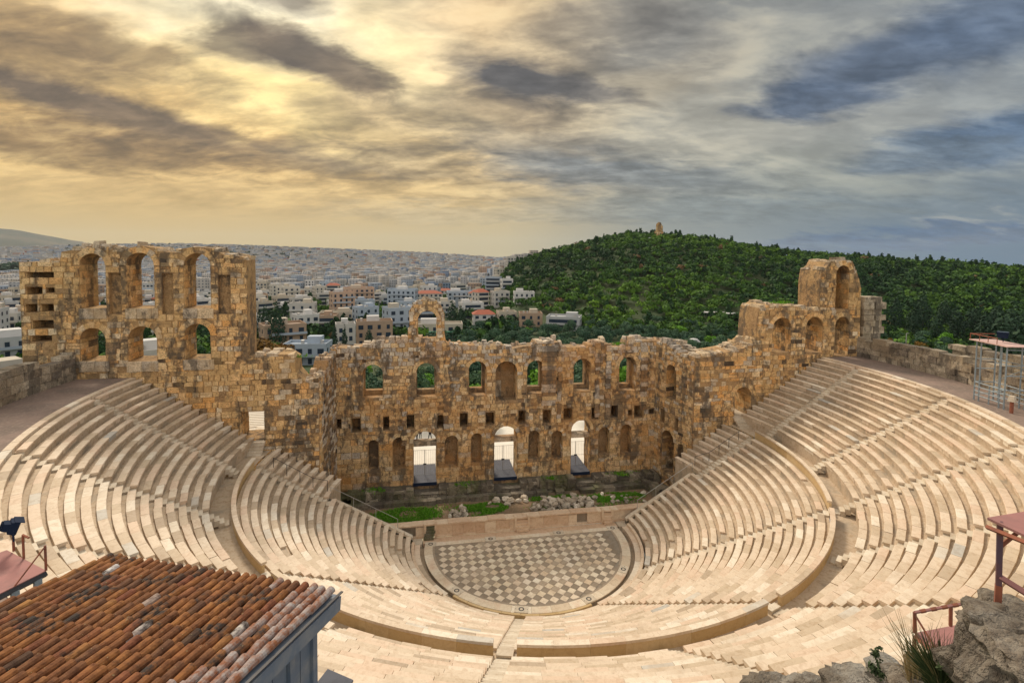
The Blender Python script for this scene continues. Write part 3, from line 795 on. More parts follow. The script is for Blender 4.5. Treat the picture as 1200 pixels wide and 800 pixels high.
# carved plates with a ring on the white band
def plate(x, y, rz, lab):
    root = thing('floor_plate', lab, 'floor plate', (x, y, 0), rz, 'pale plates with a dark ring on the orchestra band')
    MB().box((0, 0, 0.04), (1.05, 0.74, 0.05)).part('slab', M_step, root)
    V = []; F = []; n = 14
    for i in range(n):
        for r in (0.13, 0.22): V.append((r * math.cos(2 * PI * i / n), r * math.sin(2 * PI * i / n), 0.07))
    V += [(v[0], v[1], 0.064) for v in V]
    F = [(2 * i, 2 * i + 1, (2 * i + 3) % (2 * n), (2 * i + 2) % (2 * n)) for i in range(n)] + [(2 * i + 1, 2 * n + 2 * i + 1, 2 * n + (2 * i + 3) % (2 * n), (2 * i + 3) % (2 * n)) for i in range(n)]
    part('ring', mesh('ring', V, F, M_iron), root)
    for sx in (-0.46, 0.46): MB().box((sx, 0.0, 0.068), (0.05, 0.05, 0.012)).part('bolt', M_iron, root)
for deg, lab in ((-104.5, 'ringed pale plate at the foot of the central stair'), (-69.5, 'ringed pale plate at the near right of the orchestra'), (-36, 'ringed pale plate beside the right front bench'),
                 (-140, 'ringed pale plate at the near left of the orchestra')):
    plate(9.17 * math.cos(R_(deg)), 9.17 * math.sin(R_(deg)), R_(deg + 90), lab)
for x, lab in ((-8.95, 'ringed pale plate at the back left corner of the orchestra'), (8.95, 'ringed pale plate at the back right corner of the orchestra'), (-3.3, 'pale plate left on the straight back edge of the orchestra'), (3.4, 'pale plate right on the straight back edge of the orchestra')):
    plate(x, 1.13, 0, lab)

# ------------------------------------------------------------------ stage
b = MB(); b.add([(-19.4, 2.62, 0), (19.6, 2.62, 0), (18.6, 11.25, 0), (-18.9, 11.25, 0)], [(0, 1, 2, 3)], 0.5)
stage_ground = b.part('stage_ground', M_dirt, None, kind='structure')
for s in (1, -1):
    b = MB(); x0, x1 = (9.72, 12.9) if s > 0 else (-12.9, -9.72)
    b.box(((x0 + x1) / 2, 1.98, -0.2), (x1 - x0, 1.24, 0.41)); b.part('passage_pavement', M_step, None, kind='structure')
sw = thing('stage_wall', 'long low marble stage front with plain panels and moulded coping behind the orchestra', 'stage wall', (0, 0, 0))
ST = [(-9.55, -8.35), (-0.75, 0.75), (8.25, 9.45)]
MB().box((0.2, 2.94, 0.55), (30.6, 0.60, 1.1), tone=0.4).part('wall_core', M_joint, sw)
x = -15.1
while x < 15.4:
    le = random.uniform(0.85, 1.5); x1 = min(x + le, 15.5)
    for a, c in ST:
        if x < a < x1: x1 = a
        if a <= x < c: x = c; x1 = c + le
    h = random.uniform(0.9, 0.98)
    if random.random() < 0.95:
        MB().box(((x + x1) / 2, 2.55 + random.gauss(0, .012), 0.12 + h / 2), (x1 - x - 0.015, 0.2, h)).part('panel', M_panel, sw)
    MB().box(((x + x1) / 2, 2.50 + random.gauss(0, .015), 0.07), (x1 - x - 0.01, 0.34, 0.15)).part('plinth_block', M_panel, sw)
    x = x1
x = -15.1
while x < 15.4:
    x1 = min(x + random.uniform(1.2, 2.3), 15.5); y = random.gauss(0, .02); hh = random.gauss(0.2, .012)
    b = MB(); V = []
    for u in (x + .008, x1 - .008): V += [(u, 2.50 + y, 1.08), (u, 2.34 + y, 1.14), (u, 2.34 + y, 1.08 + hh), (u, 3.22 + y, 1.08 + hh), (u, 3.22 + y, 1.08)]
    b.add(V, [(0, 1, 2, 3, 4)[::-1], (5, 6, 7, 8, 9)] + [(i, (i + 1) % 5, 5 + (i + 1) % 5, 5 + i)[::-1] for i in range(5)])
    if random.random() < 0.94: b.part('coping_block', M_panel, sw)
    x = x1
for (a, c), lab, mt in zip(ST, ('broken dark steps at the left of the stage front', 'narrow marble steps at the middle of the stage front', 'narrow marble steps at the right of the stage front'), (M_dark, M_panel, M_panel)):
    root = thing('stage_steps', lab, 'steps', group='steps up to the stage')
    for i in range(5):
        MB().box(((a + c) / 2 + random.gauss(0, .02 if mt is M_panel else .06), 2.10 + i * 0.13, 0.125 + i * 0.25), (c - a - 0.3, 0.42, 0.24), random.gauss(0, .01), 0.5).part('step', mt, root)
    for q in (a + 0.1, c - 0.1): MB().box((q, 2.5, 0.70), (0.22, 0.58, 1.36)).part('cheek_slab', M_panel, root)

# ------------------------------------------------------------------ scene building
sca = thing('stage_building', 'long ruined stage wall with arched windows, niches and three tall doors', 'ruin')
W = Wall(sca, (0, 11.2, 0), (1, 0, 0), 2.2, M_ruin, 5)
top = [(380, 418), (386, 411), (396, 407), (412, 409), (424, 406), (440, 402), (455, 401), (470, 398), (479, 399), (522, 401), (526, 404), (566, 405), (590, 404), (592, 408), (602, 409), (612, 406),
       (626, 405), (628, 401), (655, 401), (657, 407), (689, 407), (690, 404), (715, 403), (716, 407), (734, 406), (736, 400), (765, 399), (781, 400)]
o_sca = [W.px(*p) for p in top]
o_sca = [(-19.6, -0.3)] + [(max(-19.6, u), z) for u, z in o_sca] + [(19.2, o_sca[-1][1]), (19.2, -0.3)]
wins = []
for x0, x1, y0, y1 in ((424.5, 449, 427, 466), (487.5, 511, 425, 465), (549, 570, 423, 463), (617.5, 638.7, 422, 461), (672, 692.5, 420, 458), (725.6, 745.6, 418, 457.5)):
    o = W.op(x0, x1, y0, y1, depth=1.45)
    k = 0.12 if x0 < 540 else 0.22
    o['inner'] = dict(u0=o['u0'] + k, u1=o['u1'] - k - (0.0 if x0 < 540 else 0.1), z0=o['z0'] + 0.45, z1=o['z1'] - 0.25, kind='arch')
    wins.append(o)
ctr = W.op(580.6, 606, 423, 469, depth=1.9, through=False)
doors = [W.op(484, 512, 505, 565), W.op(579, 606, 499, 559), W.op(669, 691.5, 492, 552)]
for o in doors: o['z0'] = 1.42
niches = [W.op(*q, depth=1.05, through=False) for q in ((431, 444, 515, 550), (460, 475, 512, 549), (521, 537, 510, 545), (552, 565, 507, 542), (619, 632, 504, 537), (646, 659, 504, 536), (701, 714, 500, 532), (727, 739.5, 497, 531))]
holes = [W.op(*q, kind='rect', depth=2.0, through=False) for q in ((394, 400, 491, 502), (411, 423, 490, 507), (449, 456, 488, 504), (476, 486, 486, 502), (512, 522, 486, 501), (539, 548, 484, 500), (569, 580, 483, 498),
        (607, 616, 481, 496), (636, 646, 480, 496), (660, 671, 478, 492), (693, 702, 477, 491), (716, 724, 475, 489), (736, 741, 480, 487), (743, 754, 475, 489), (761, 767, 479, 485))]
ops = wins + [ctr] + doors + niches + holes
W.core(o_sca, ops)
def sca_tone(r, u, z):
    base = 0.93 if z > 14.6 and r.random() < 0.55 else r.gauss(0.5, 0.22) if z > 6.6 else r.gauss(0.58, 0.15)
    return min(1, max(0, base))
W.fill(o_sca, ops, h=(0.26, 0.5), l=(0.32, 0.95), big=(6.6, (0.45, 0.75), (0.6, 1.4)), tone=sca_tone, skip=0.06, zmin=1.2)
W.jambs(ops); W.caps(o_sca, 0.45, 0.3)
for u0, u1, z0, z1 in ((3.9, 5.7, 9.6, 16.0), (5.75, 6.35, 7.6, 15.6), (10.3, 11.0, 8.0, 16.2), (11.6, 12.4, 7.0, 16.0), (-7.4, -6.7, 6.8, 9.6), (16.0, 17.0, 8.6, 16.2), (-12.0, -11.3, 5.8, 9.4)):   # stubs of piers
    z = z0
    while z < z1:
        dz = W.r.uniform(0.4, 0.7)
        if W.r.random() < 0.85: W.block([(u0 + W.r.uniform(0, .15), z + .01), (u1 - W.r.uniform(0, .15), z + .01), (u1 - W.r.uniform(0, .15), z + dz - .01), (u0 + W.r.uniform(0, .15), z + dz - .01)], -W.r.uniform(0.14, 0.34), 0.05, W.r.choice((0.05, 0.1, 0.9, 0.93, 0.5)), 0.03)
        z += dz
W.finish()
for i, o in enumerate(doors):
    um = (o['u0'] + o['u1']) / 2; wd = o['u1'] - o['u0']
    MB().box((um, 12.0, 5.72), (wd + 0.5, 1.1, 0.46), tone=0.85).part('lintel', M_ruin, sca)
    g = thing('metal_gate', ['thin barred gate in the left stage door', 'thin barred gate in the middle stage door', 'thin barred gate in the right stage door'][i], 'gate', (um, 13.1, 1.46), 0, 'gates in the stage doors')
    for s in (-1, 1):
        b = MB()
        b.bar((s * 0.03, 0, 0.05), (s * 0.03, 0, 3.0), 0.022, 4); b.bar((s * (wd / 2 - 0.06), 0, 0.05), (s * (wd / 2 - 0.06), 0, 3.0), 0.022, 4)
        for z in (0.08, 1.3, 2.95): b.bar((s * 0.03, 0, z), (s * (wd / 2 - 0.06), 0, z), 0.018, 4)
        leaf = b.part('gate_leaf', M_wire, g)
        for k in range(1, 6): MB().bar((s * wd * k / 12.6, 0, 0.08), (s * wd * k / 12.6, 0, 2.95), 0.009, 4).part('bar', M_wire, leaf)
    MB().box((0, -0.02, 1.3), (0.34, 0.07, 0.16)).part('lock_box', M_iron, g)
    rp = thing('door_ramp', ['dark board ramp through the left stage door', 'dark board ramp through the middle stage door', 'dark board ramp through the right stage door'][i], 'ramp', (um, 13.6, 1.42), 0, 'ramps in the stage doors')
    for k in range(4): MB().box(((k - 1.5) * (wd - 0.04) / 4, 0, 0.025), ((wd - 0.06) / 4, 5.0, 0.05)).part('board', M_ramp, rp)
    MB().box((0, -2.515, -0.13), (wd - 0.04, 0.03, 0.36)).part('front_board', M_fix, rp)
MB().box((-0.9, 12.95, 11.35), (0.75, 0.12, 1.9), tone=0.93).part('blocked_doorway', M_grey, sca)

fa = thing('lone_arch', 'lone broken arch standing on top of the stage wall', 'arch')
W = Wall(fa, (0, 11.35, 0), (1, 0, 0), 1.0, M_ruin, 9)
oa = [W.px(*p) for p in ((477, 404), (478, 386), (480, 384), (479, 366), (483, 359), (488, 354), (495, 351), (502, 350), (511, 352), (517, 358), (521, 367), (521, 388), (523, 404))]
of = [W.op(489.5, 512, 364, 396)]
W.core(oa, of); W.fill(oa, of, h=(0.3, 0.45), l=(0.4, 0.7), ring=0.5, tone=lambda r, u, z: min(1, max(0, r.gauss(0.72, 0.2)))); W.jambs(of); W.caps(oa, 0.2, 0.3); W.finish()

def side_wall(lab, O, P, top, seed, ops_px, tone=None):
    root = thing('side_wall', lab, 'ruin', group='short walls closing the stage at its ends')
    d = (P[0] - O[0], P[1] - O[1], 0)
    W = Wall(root, (O[0], O[1], 0), d, 1.3 if not ops_px else 2.8, M_ruin, seed); L = math.hypot(d[0], d[1])
    out = [(0.0, -0.3)] + [(min(L, max(0, u)), z) for u, z in (top if not callable(top) else top(W))] + [(L, -0.3)]
    ops = [W.op(*q[:4], **q[4]) for q in ops_px]
    W.core(out, ops); W.fill(out, ops, h=(0.26, 0.5), l=(0.35, 0.9), skip=0.06, tone=tone); W.jambs(ops); W.caps(out, 0.5, 0.2); W.finish()
side_wall('weathered side wall closing the stage on the left, seen edge on', (-19.45, 5.0), (-18.85, 11.3), [(0, 14.6), (0.9, 15.3), (2.2, 15.2), (3.0, 16.2), (6.4, 16.3)], 21, [], lambda r, u, z: r.choice((0.04, 0.07, 0.1, 0.9, 0.94, 0.97, 0.2)) if u > 0.8 else r.uniform(0.4, 0.8))
rt = lambda W: [(0, 16.5)] + [W.px(*p) for p in ((775, 399), (783, 404), (790, 410), (797, 413), (803, 419))] + [(6.4, 15.2)]
side_wall('side wall closing the stage on the right, with a tall dark arched door', (18.05, 11.2), (19.5, 5.0), rt, 22,
          [(775.5, 789.5, 504, 553, dict(depth=2.6, through=False)), (780.5, 792.5, 427, 467, dict(depth=2.2, through=False)), (794.5, 800.5, 520, 551, dict(depth=0.5, through=False)),
           (774, 779, 479, 495, dict(kind='rect', depth=2.0, through=False)), (790.5, 795, 490, 506, dict(kind='rect', depth=2.0, through=False))])

# wings
def wing_tone(r, u, z):
    if abs(u) < 22.6 and r.random() < 0.45: return r.choice((0.06, 0.1, 0.9, 0.94, 0.97))
    return min(1, max(0, r.gauss(0.5, 0.24)))
lw = thing('left_wing', 'three arched storey high left wing tower and the broken wall beside it', 'ruin')
W = Wall(lw, (0, 5.0, 0), (1, 0, 0), 2.6, M_tower, 31)
tp = [(22, 307), (70, 307), (72, 295), (84, 293), (95, 290), (108, 288), (122, 289), (131, 293), (145, 293), (153, 290), (165, 288), (180, 290), (190, 295), (206, 296), (214, 291), (231, 289), (248, 291), (262, 298), (284, 301), (289, 305)]
ol = [W.px(*p) for p in tp]; ur = ol[-1][0]
ol += [(ur + 0.02, W.px(289, 417)[1])] + [W.px(*p) for p in ((312, 416), (337, 415), (346, 421), (347, 436), (355, 445), (362, 450), (368, 443))] + [(-19.45, W.px(377, 442)[1]), (-19.45, -0.3)]
ol = [(ol[0][0], 8.0)] + ol[:-1] + [(-19.45, -0.3), (-26.0, -0.3), (-26.05, 8.0)]
up = [W.op(93.5, 124, 297, 361), W.op(148, 181, 296, 361), W.op(215.5, 247, 296.5, 361)]
lo_ = [W.op(94, 124, 384, 423), W.op(150, 184, 382, 423), W.op(216, 247, 379, 421)]
for a, q in zip(up, lo_): q['z1'] = min(q['z1'], a['z0'] - 0.5)
dl = W.op(281, 310, 482, 514, kind='rect')
rec = [W.op(*q, kind='rect', depth=1.7, through=False) for q in ((30, 50, 336, 345), (54, 64, 337, 343), (29, 44, 356, 366), (47, 63, 356, 365), (37, 63, 375, 385), (36, 61, 393, 400), (30, 63, 319, 326))]
pan = [W.op(*q, kind='rect', depth=0.4, through=False) for q in ((128, 142, 320, 368), (190, 203, 320, 368), (256, 270, 322, 368))]
ops = up + lo_ + [dl] + rec + pan
W.core(ol, ops); W.fill(ol, ops, h=(0.3, 0.62), l=(0.4, 1.2), skip=0.06, ring=0.55, tone=wing_tone); W.jambs(ops); W.caps([p for p in ol], 0.4, 0.3)
for o in up + lo_:                                                  # pale ledges
    u = o['u0'] - 0.1
    while u < o['u1']:
        le = W.r.uniform(0.8, 1.4); W.block([(u, o['z0'] - 0.95), (min(u + le, o['u1'] + .3) - .02, o['z0'] - 0.95), (min(u + le, o['u1'] + .3) - .02, o['z0'] - 0.02), (u, o['z0'] - 0.02)], -0.14, 0.05, W.r.uniform(0.82, 1.0)); u += le
W.finish()
rw = thing('right_wing', 'right wing wall with a row of arched niches and one surviving tower bay', 'ruin')
W = Wall(rw, (0, 5.0, 0), (1, 0, 0), 3.4, M_tower, 41)
tp = [(812, 419), (822, 417), (845, 414), (866, 410), (876, 406), (886, 398), (888, 372), (890, 361), (899, 357), (912, 359), (930, 359), (960, 363), (961, 330), (963, 318), (970, 312), (973, 307), (999, 306), (1003, 316), (1007, 328), (1009, 338)]
o_r = [W.px(*p) for p in tp]
o_r = [(19.6, -0.3), (19.6, o_r[0][1])] + o_r[1:] + [(o_r[-1][0] + 0.3, 8.0), (27, 8.0), (27, -0.3)]
rl = [W.op(905, 927, 372, 413), W.op(944, 964, 371, 413), W.op(978, 994.5, 371, 417)]
rl[0]['through'] = True
ru = [W.op(979.5, 995, 311, 362, depth=2.6, through=False)]
dr = W.op(861, 880, 453, 487)
ops = rl + ru + [dr]
W.core(o_r, ops); W.fill(o_r, ops, h=(0.3, 0.62), l=(0.4, 1.2), skip=0.06, ring=0.55, tone=wing_tone); W.jambs(ops); W.caps(o_r, 0.4, 0.3); W.finish()
bt = thing('buttress', 'grey stack of alternating stone blocks beside the right wing tower', 'ruin')
z = 15.3; k = 0
while z < 22.2:
    dz = random.uniform(0.62, 0.86); e = 0.0 if k % 2 else 0.55
    for j in range(2): MB().box((40.6 + 0.62 + j * 1.22 + random.gauss(0, .03) + e * (j * 0.7 - .1), 5.7 + random.gauss(0, .04), z + dz / 2), (1.15 + e * 0.4, 1.5 + e * .5, dz - 0.03), random.gauss(0, .02), random.uniform(0.5, 1)).part('block', M_grey, bt)
    z += dz; k += 1

# podium of the stage building
pod = thing('stage_podium', 'dark overgrown stone podium along the foot of the stage wall', 'podium')
W = Wall(pod, (0, 9.7, 0), (1, 0, 0), 1.46, M_dark, 51)
op_ = [(-18.7, -0.1), (-18.7, 1.0), (-16.0, 1.0), (-15.9, 1.35), (-12.2, 1.3)]
for o, e in zip(doors, (-8.9, 1.7, 10.4)):
    op_ += [(o['u0'] - 0.2, 1.3), (o['u0'] - 0.15, 0.75), (o['u1'] + 0.15, 0.75), (o['u1'] + 0.2, 1.32)]
op_ += [(13.2, 1.32), (13.3, 1.0), (17.6, 1.05), (18.1, 1.0), (18.1, -0.1)]
ho = [dict(u0=-18.2, u1=-16.5, z0=0.12, z1=0.95, kind='arch', d=1.2, through=False, rise=0.5)]
W.core(op_, ho); W.fill(op_, ho, h=(0.3, 0.5), l=(0.5, 1.6), proud=(0.02, 0.16), skip=0.1, ring=0); W.caps([(u, z + 2) if False else (u, z) for u, z in op_], 0.3, 0.5)
r = random.Random(3)
for k in range(60):
    u = r.uniform(-18, 17.8)
    if any(o['u0'] - 0.5 < u < o['u1'] + 0.5 for o in doors): continue
    W.block([(u, 1.0 - r.uniform(0, .8)), (u + r.uniform(.4, 1.0), 1.0 - r.uniform(.0, .8)), (u + r.uniform(.4, .9), 1.36), (u, 1.34 + r.uniform(0, .15))], -r.uniform(.05, .3), r.uniform(0.5, 1.3), r.uniform(0.1, 1))
W.finish()
b = MB(); plinth = thing('plinth', 'low stepped stone plinth in front of the stage podium', 'plinth')
x = -18.4
while x < 17.4:
    le = random.uniform(0.9, 1.9)
    if random.random() < 0.88: MB().box((x + le / 2, 9.2 + random.gauss(0, .08), 0.2), (le - 0.03, random.uniform(0.7, 1.0), random.uniform(0.42, 0.7)), random.gauss(0, .03), random.uniform(0.1, 0.8)).part('block', M_dark, plinth)
    x += le
lowl = thing('low_wall', 'low dark stone wall running forward below the right arched door', 'wall')
for k in range(9):
    for j in range(2):
        t = k / 9; MB().box((16.0 + t * 2.3, 9.0 - t * 5.2, 0.24 + j * 0.46), (0.75, 0.62, 0.44), 0.4 + random.gauss(0, .04), random.uniform(0.2, 0.9)).part('block', M_dark, lowl)
for k, (x, y, s) in enumerate(((17.0, 7.0, 1.3), (17.4, 6.0, 1.1))):
    rr = thing('stone_block', ('broad flat stone block at the sill of the tall right arched door', 'smaller stone block in front of the tall right arched door')[k], 'block', (x, y, 0))
    MB().box((0, 0, 0.36 * s), (1.4 * s, 0.9, 0.72 * s), 0.4, 0.7).part('block', M_dark, rr)

# ring walls behind the upper path
def ring_wall(lab, A, B, R, courses, seed, extra=None):
    root = thing('ring_wall', lab, 'wall', group='curved walls behind the top path'); r = random.Random(seed)
    z = ZT - 0.1
    for c in range(courses):
        dz = r.uniform(0.5, 0.72); a = A + r.uniform(0, .01)
        while a > B:
            le = r.uniform(0.8, 1.9) / R; last = c == courses - 1
            if not (last and r.random() < 0.3):
                p = r.gauss(0, 0.05); V, F = arc_block(R + p, R + 0.95, a - le + 0.0006, a - 0.0006, z + 0.01, z + dz - 0.012 + (r.uniform(-.15, .12) if last else 0), 2)
                V = [(v[0] + r.gauss(0, .02), v[1] + r.gauss(0, .02), v[2] + r.gauss(0, .015)) for v in V]
                part('stone', mesh('stone', V, F, M_grey, r.random()), root)
            a -= le
        z += dz
    V, F = arc_block(R + 0.15, R + 0.8, B, A, ZT - 0.5, z - 0.5, 24); part('masonry_core', mesh('masonry_core', V, F, M_grey, 0.1), root)
ring_wall('grey block wall curving behind the right end of the top path', R_(7.0), R_(-30), 40.2, 4, 61)
ring_wall('pale block wall curving behind the left end of the top path', R_(-160), R_(-187), 40.2, 4, 62)
ring_wall('higher grey wall beyond the scaffold platform on the right', R_(-4), R_(-30), 43.4, 5, 63)

# stones, grass and wild plants on the stage
def stone_mesh(seed, mat=None, tone=None):
    r = random.Random(seed); V = []; n = 6
    for z, k in ((-0.5, 0.85), (0.0, 1.0), (0.42, 0.62)):
        V += [(k * math.cos(2 * PI * i / n + z) * r.uniform(0.7, 1.1), k * math.sin(2 * PI * i / n + z) * r.uniform(0.55, 0.9), z + r.uniform(-.15, .15)) for i in range(n)]
    F = [(j * n + i, j * n + (i + 1) % n, (j + 1) * n + (i + 1) % n, (j + 1) * n + i) for j in (0, 1) for i in range(n)] + [tuple(range(n))[::-1], tuple(range(2 * n, 3 * n))]
    return mesh('rubble_stone', V, F, mat or M_rubble, tone)
SM = [stone_mesh(s) for s in range(8)]
def stones(n, place, smin, smax, lab, grp, piled=True):
    done = []
    for k in range(n):
        x, y = place(); s = random.uniform(smin, smax)
        h = sum(1 for a, c in done if math.hypot(a - x, c - y) < 0.42) * 0.16 if piled else 0
        done.append((x, y)); sz = 'small' if s < smin + (smax - smin) * .33 else 'large' if s > smin + (smax - smin) * .67 else 'middling'
        o = part('rubble_stone', random.choice(SM), None, label='%s %s%s' % (sz, lab, '' if n < 60 else ', at its left end' if x < 3 else ', at its right end' if x > 7 else ', near its middle'), category='stone', group=grp)
        o.location = (x, y, s * 0.42 + min(h, 0.6)); o.scale = (s, s * random.uniform(.6, 1), s * random.uniform(.5, .9)); o.rotation_euler = (random.gauss(0, .3), random.gauss(0, .3), random.uniform(0, 6.28))
g = random.Random(5)
stones(95, lambda: (g.triangular(1.6, 9.4, 4.0), g.gauss(6.1, 0.75)), 0.26, 0.58, 'broken marble stone in the long pile behind the stage front', 'marble stones piled on the stage')
stones(22, lambda: (g.gauss(-5.9, 0.7), g.gauss(5.9, 0.5)), 0.22, 0.5, 'broken marble stone in the small heap left on the stage', 'marble stones heaped left on the stage')
stones(16, lambda: (g.uniform(-18, -15.2), g.uniform(4.2, 8.5)), 0.3, 0.7, 'fallen stone in the dim left corner of the stage', 'stones in the left stage corner', False)
stones(16, lambda: (g.uniform(9.5, 15.5), g.uniform(5.5, 8.2)), 0.2, 0.5, 'single stone scattered right on the stage grass', 'stones scattered right on the stage', False)
stones(10, lambda: (g.uniform(-4, 2), g.uniform(7.4, 8.6)), 0.3, 0.7, 'flat stone lying along the podium', 'flat stones by the podium', False)

def blades(name, n, place, h, w, mat, lab, z=None):
    V = np.zeros((n, 4, 3)); P = np.array([place() for _ in range(n)]); a = rng.uniform(0, 2 * PI, n); hh = h * rng.uniform(0.4, 1.2, n); ww = w * rng.uniform(0.6, 1.3, n)
    lx, ly = rng.normal(0, .35, n) * hh, rng.normal(0, .35, n) * hh
    for k, (s, t) in enumerate(((-1, 0), (1, 0), (0.35, 1), (-0.35, 1))):
        V[:, k, 0] = P[:, 0] + s * ww / 2 * np.cos(a) + t * lx; V[:, k, 1] = P[:, 1] + s * ww / 2 * np.sin(a) + t * ly; V[:, k, 2] = P[:, 2] + t * hh
    me = quads(name, V.reshape(-1, 3), np.arange(4 * n).reshape(-1, 4), mat, np.repeat(rng.random(n), 4))
    return part(name, me, None, label=lab, kind='stuff')
def patch(cx, cy_, rx, ry, z=0.0):
    def f():
        while True:
            x, y = g.uniform(-1, 1), g.uniform(-1, 1)
            if x * x + y * y < 1 - 0.9 * g.random() and math.sin(x * 5 + cx) * math.cos(y * 4 + cx * 2) > -0.45 + 0.3 * g.random(): return (cx + rx * x, cy_ + ry * y, z)
    return f
blades('grass', 7500, patch(-11.6, 6.4, 4.2, 2.3), 0.17, 0.10, M_grass, 'bright green grass at the left of the stage')
blades('grass', 4500, patch(-3.6, 7.0, 3.2, 1.4), 0.18, 0.10, M_grass, 'green grass patch left of the middle of the stage')
blades('grass', 4500, patch(11.6, 7.3, 3.8, 1.1), 0.18, 0.10, M_grass, 'green grass at the right of the stage')
blades('grass', 3000, patch(-9.5, 6.2, 8.5, 2.7), 0.14, 0.09, M_grass, 'thin scattered grass over the left half of the stage')
blades('grass', 1600, patch(8.0, 6.6, 7.0, 2.2), 0.14, 0.09, M_grass, 'thin scattered grass over the right half of the stage')
blades('grass', 1800, patch(4.5, 8.2, 3.5, 0.5), 0.2, 0.1, M_grass, 'thin grass between the stone pile and the podium')
for cx, rx, lab in ((13.6, 2.4, 'grass on the right end of the podium'), (-14.8, 1.5, 'weeds on the left end of the podium'), (4.8, 1.4, 'weeds on the podium between the middle and right doors'), (-5.0, 1.3, 'weeds on the podium right of the left door')):
    blades('grass', 320, patch(cx, 10.2, rx, 0.7, 1.25), 0.25, 0.09, M_grass, lab)

# railings
def rail(lab, pts, h=0.95, mat=None, mid=False):
    root = thing('handrail', lab, 'railing', group='thin steel handrails'); mat = mat or M_iron
    for p in pts: MB().bar(p, (p[0], p[1], p[2] + h), 0.028, 5).part('post', mat, root)
    for a, c in zip(pts, pts[1:]): MB().bar((a[0], a[1], a[2] + h), (c[0], c[1], c[2] + h), 0.022, 5).part('rail', mat, root)
for s, nm in ((1, 'right'), (-1, 'left')):
    rail('thin handrail along the %s sloping coping' % nm, [(s * x, YL + 0.62, 0.45 + (x - 10.6) * 0.585) for x in (12.0, 14.0, 16.0, 18.0)], 0.9, M_wire)
    rail('dark handrail at the edge of the %s wing landing' % nm, [(s * (18.3 + i * 1.1), 2.2 if i == 0 else 1.4, 5.3 + i * 0.68) for i in range(5)], 1.0)
# steps and landing in front of the two wing doors
for s, nm in ((1, 'right'), (-1, 'left')):
    root = thing('door_steps', 'short flight of steps up to the %s wing door' % nm, 'steps')
    for k in range(5): MB().box((s * 25.4, 4.75 - k * 0.30, 9.35 - 0.1 - k * 0.2), (2.2, 0.36, 0.22)).part('step', M_step, root)
    MB().box((s * 25.3, 6.9, 9.35), (1.7, 4.0, 0.16)).part('sill_slab', M_step, root)
# weeds that grow on the tops of the ruins
for cx, rx, y, z, lab in ((31.0, 1.6, 6.4, 21.8, 'weeds on top of the right wing wall'), (-22.5, 2.2, 6.2, 17.0, 'weeds on top of the broken left wall'), (14.0, 1.2, 12.3, 16.3, 'weeds on the right end of the stage wall top')):
    blades('weeds', 160, patch(cx, y, rx, 0.7, z), 0.3, 0.08, M_grass, lab)

# ------------------------------------------------------------------ land beyond
RPX = [300, 480, 540, 575, 600, 640, 690, 735, 770, 830, 870, 930, 1000, 1060, 1120, 1160, 1200, 1320, 1500]
RPY = [420, 370, 345, 330, 306, 292, 280, 270, 271, 276, 283, 293, 297, 303, 305, 309, 312, 322, 345]
FPXS = [-400, 0, 100, 200, 290, 400, 500, 575, 700, 1400]
FPYS = [296, 294, 291, 289, 291, 295, 299, 304, 312, 312]
_raz = np.array([azim(p) for p in RPX]); _faz = np.array([azim(p) for p in FPXS])
def slope_of(px, py): d = ray(px, py); return d[2] / math.hypot(d[0], d[1])
_rz = CAM[2] + np.array([slope_of(a, b) for a, b in zip(RPX, RPY)]) * 500 - 6.0
_fs = np.array([slope_of(a, b) for a, b in zip(FPXS, FPYS)])
def land_z(x, y):
    """height of the ground: plaza, slope below the theatre, hill of pines to the right, plain of the city and far rise"""
    x = np.asarray(x, float); y = np.asarray(y, float)
    dx, dy = x - CAM[0], y - CAM[1]; d = np.hypot(dx, dy); az = np.arctan2(dx, dy)
    z = np.interp(d, [0, 88, 120, 175, 260, 600, 1500, 3000, 9000], [0.9, 0.9, -3.5, -9, -13, -24, -42, -48, -60])
    rz = np.interp(az, _raz, _rz); rd = 500.0
    s = np.clip((d - 262) / (rd - 262), 0, 1); s = s * s * (3 - 2 * s) * 0.55 + s * 0.45
    back = np.clip((d - rd) / 420, 0, 1); hill = -13 + (rz + 13) * s * (1 - back * back * (3 - 2 * back))
    lim = np.clip((az - azim(520)) / (azim(600) - azim(520)), 0, 1)
    z = np.where((d > 262) & (rz > -12), np.maximum(z, z + (hill - z) * lim), z)
    fz = CAM[2] + np.interp(az, _faz, _fs) * 4600
    t = np.clip((d - 1700) / 2900, 0, 1); z = z + (fz - z) * t * t * (3 - 2 * t) * (d < 4600) + np.where(d >= 4600, fz - z, 0)
    z = z - np.where(d > 4700, (d - 4700) * 0.02, 0)
    rise = np.clip((np.hypot(x, y) - 40) / 14, 0, 1) * np.clip(-y / 22 + 0.2, 0, 1)   # rock above the theatre, under the camera
    z = np.where(y < 8, np.maximum(z * 1.0, 0.9 + rise * 17.5), z)
    return z
def polar_sheet(name, rs, n, mat, a0=-PI, a1=PI, off=0.0, **kw):
    A = np.linspace(a0, a1, n); rr, aa = np.meshgrid(rs, A, indexing='ij')
    x, y = rr * np.sin(aa), rr * np.cos(aa); z = land_z(x, y) + off
    V = np.stack([x, y, z], -1).reshape(-1, 3); i, j = np.meshgrid(np.arange(len(rs) - 1), np.arange(n - 1), indexing='ij')
    b = (i * n + j).ravel(); F = np.stack([b, b + n, b + n + 1, b + 1], -1)
    me = quads(name, V, F[:, ::-1], mat, 0.5); me.polygons.foreach_set('use_smooth', [True] * len(me.polygons)); return part(name, me, None, **kw)
polar_sheet('ground', np.concatenate([[44.5, 47, 52], np.geomspace(60, 6900, 66)]), 200, M_land, kind='structure')
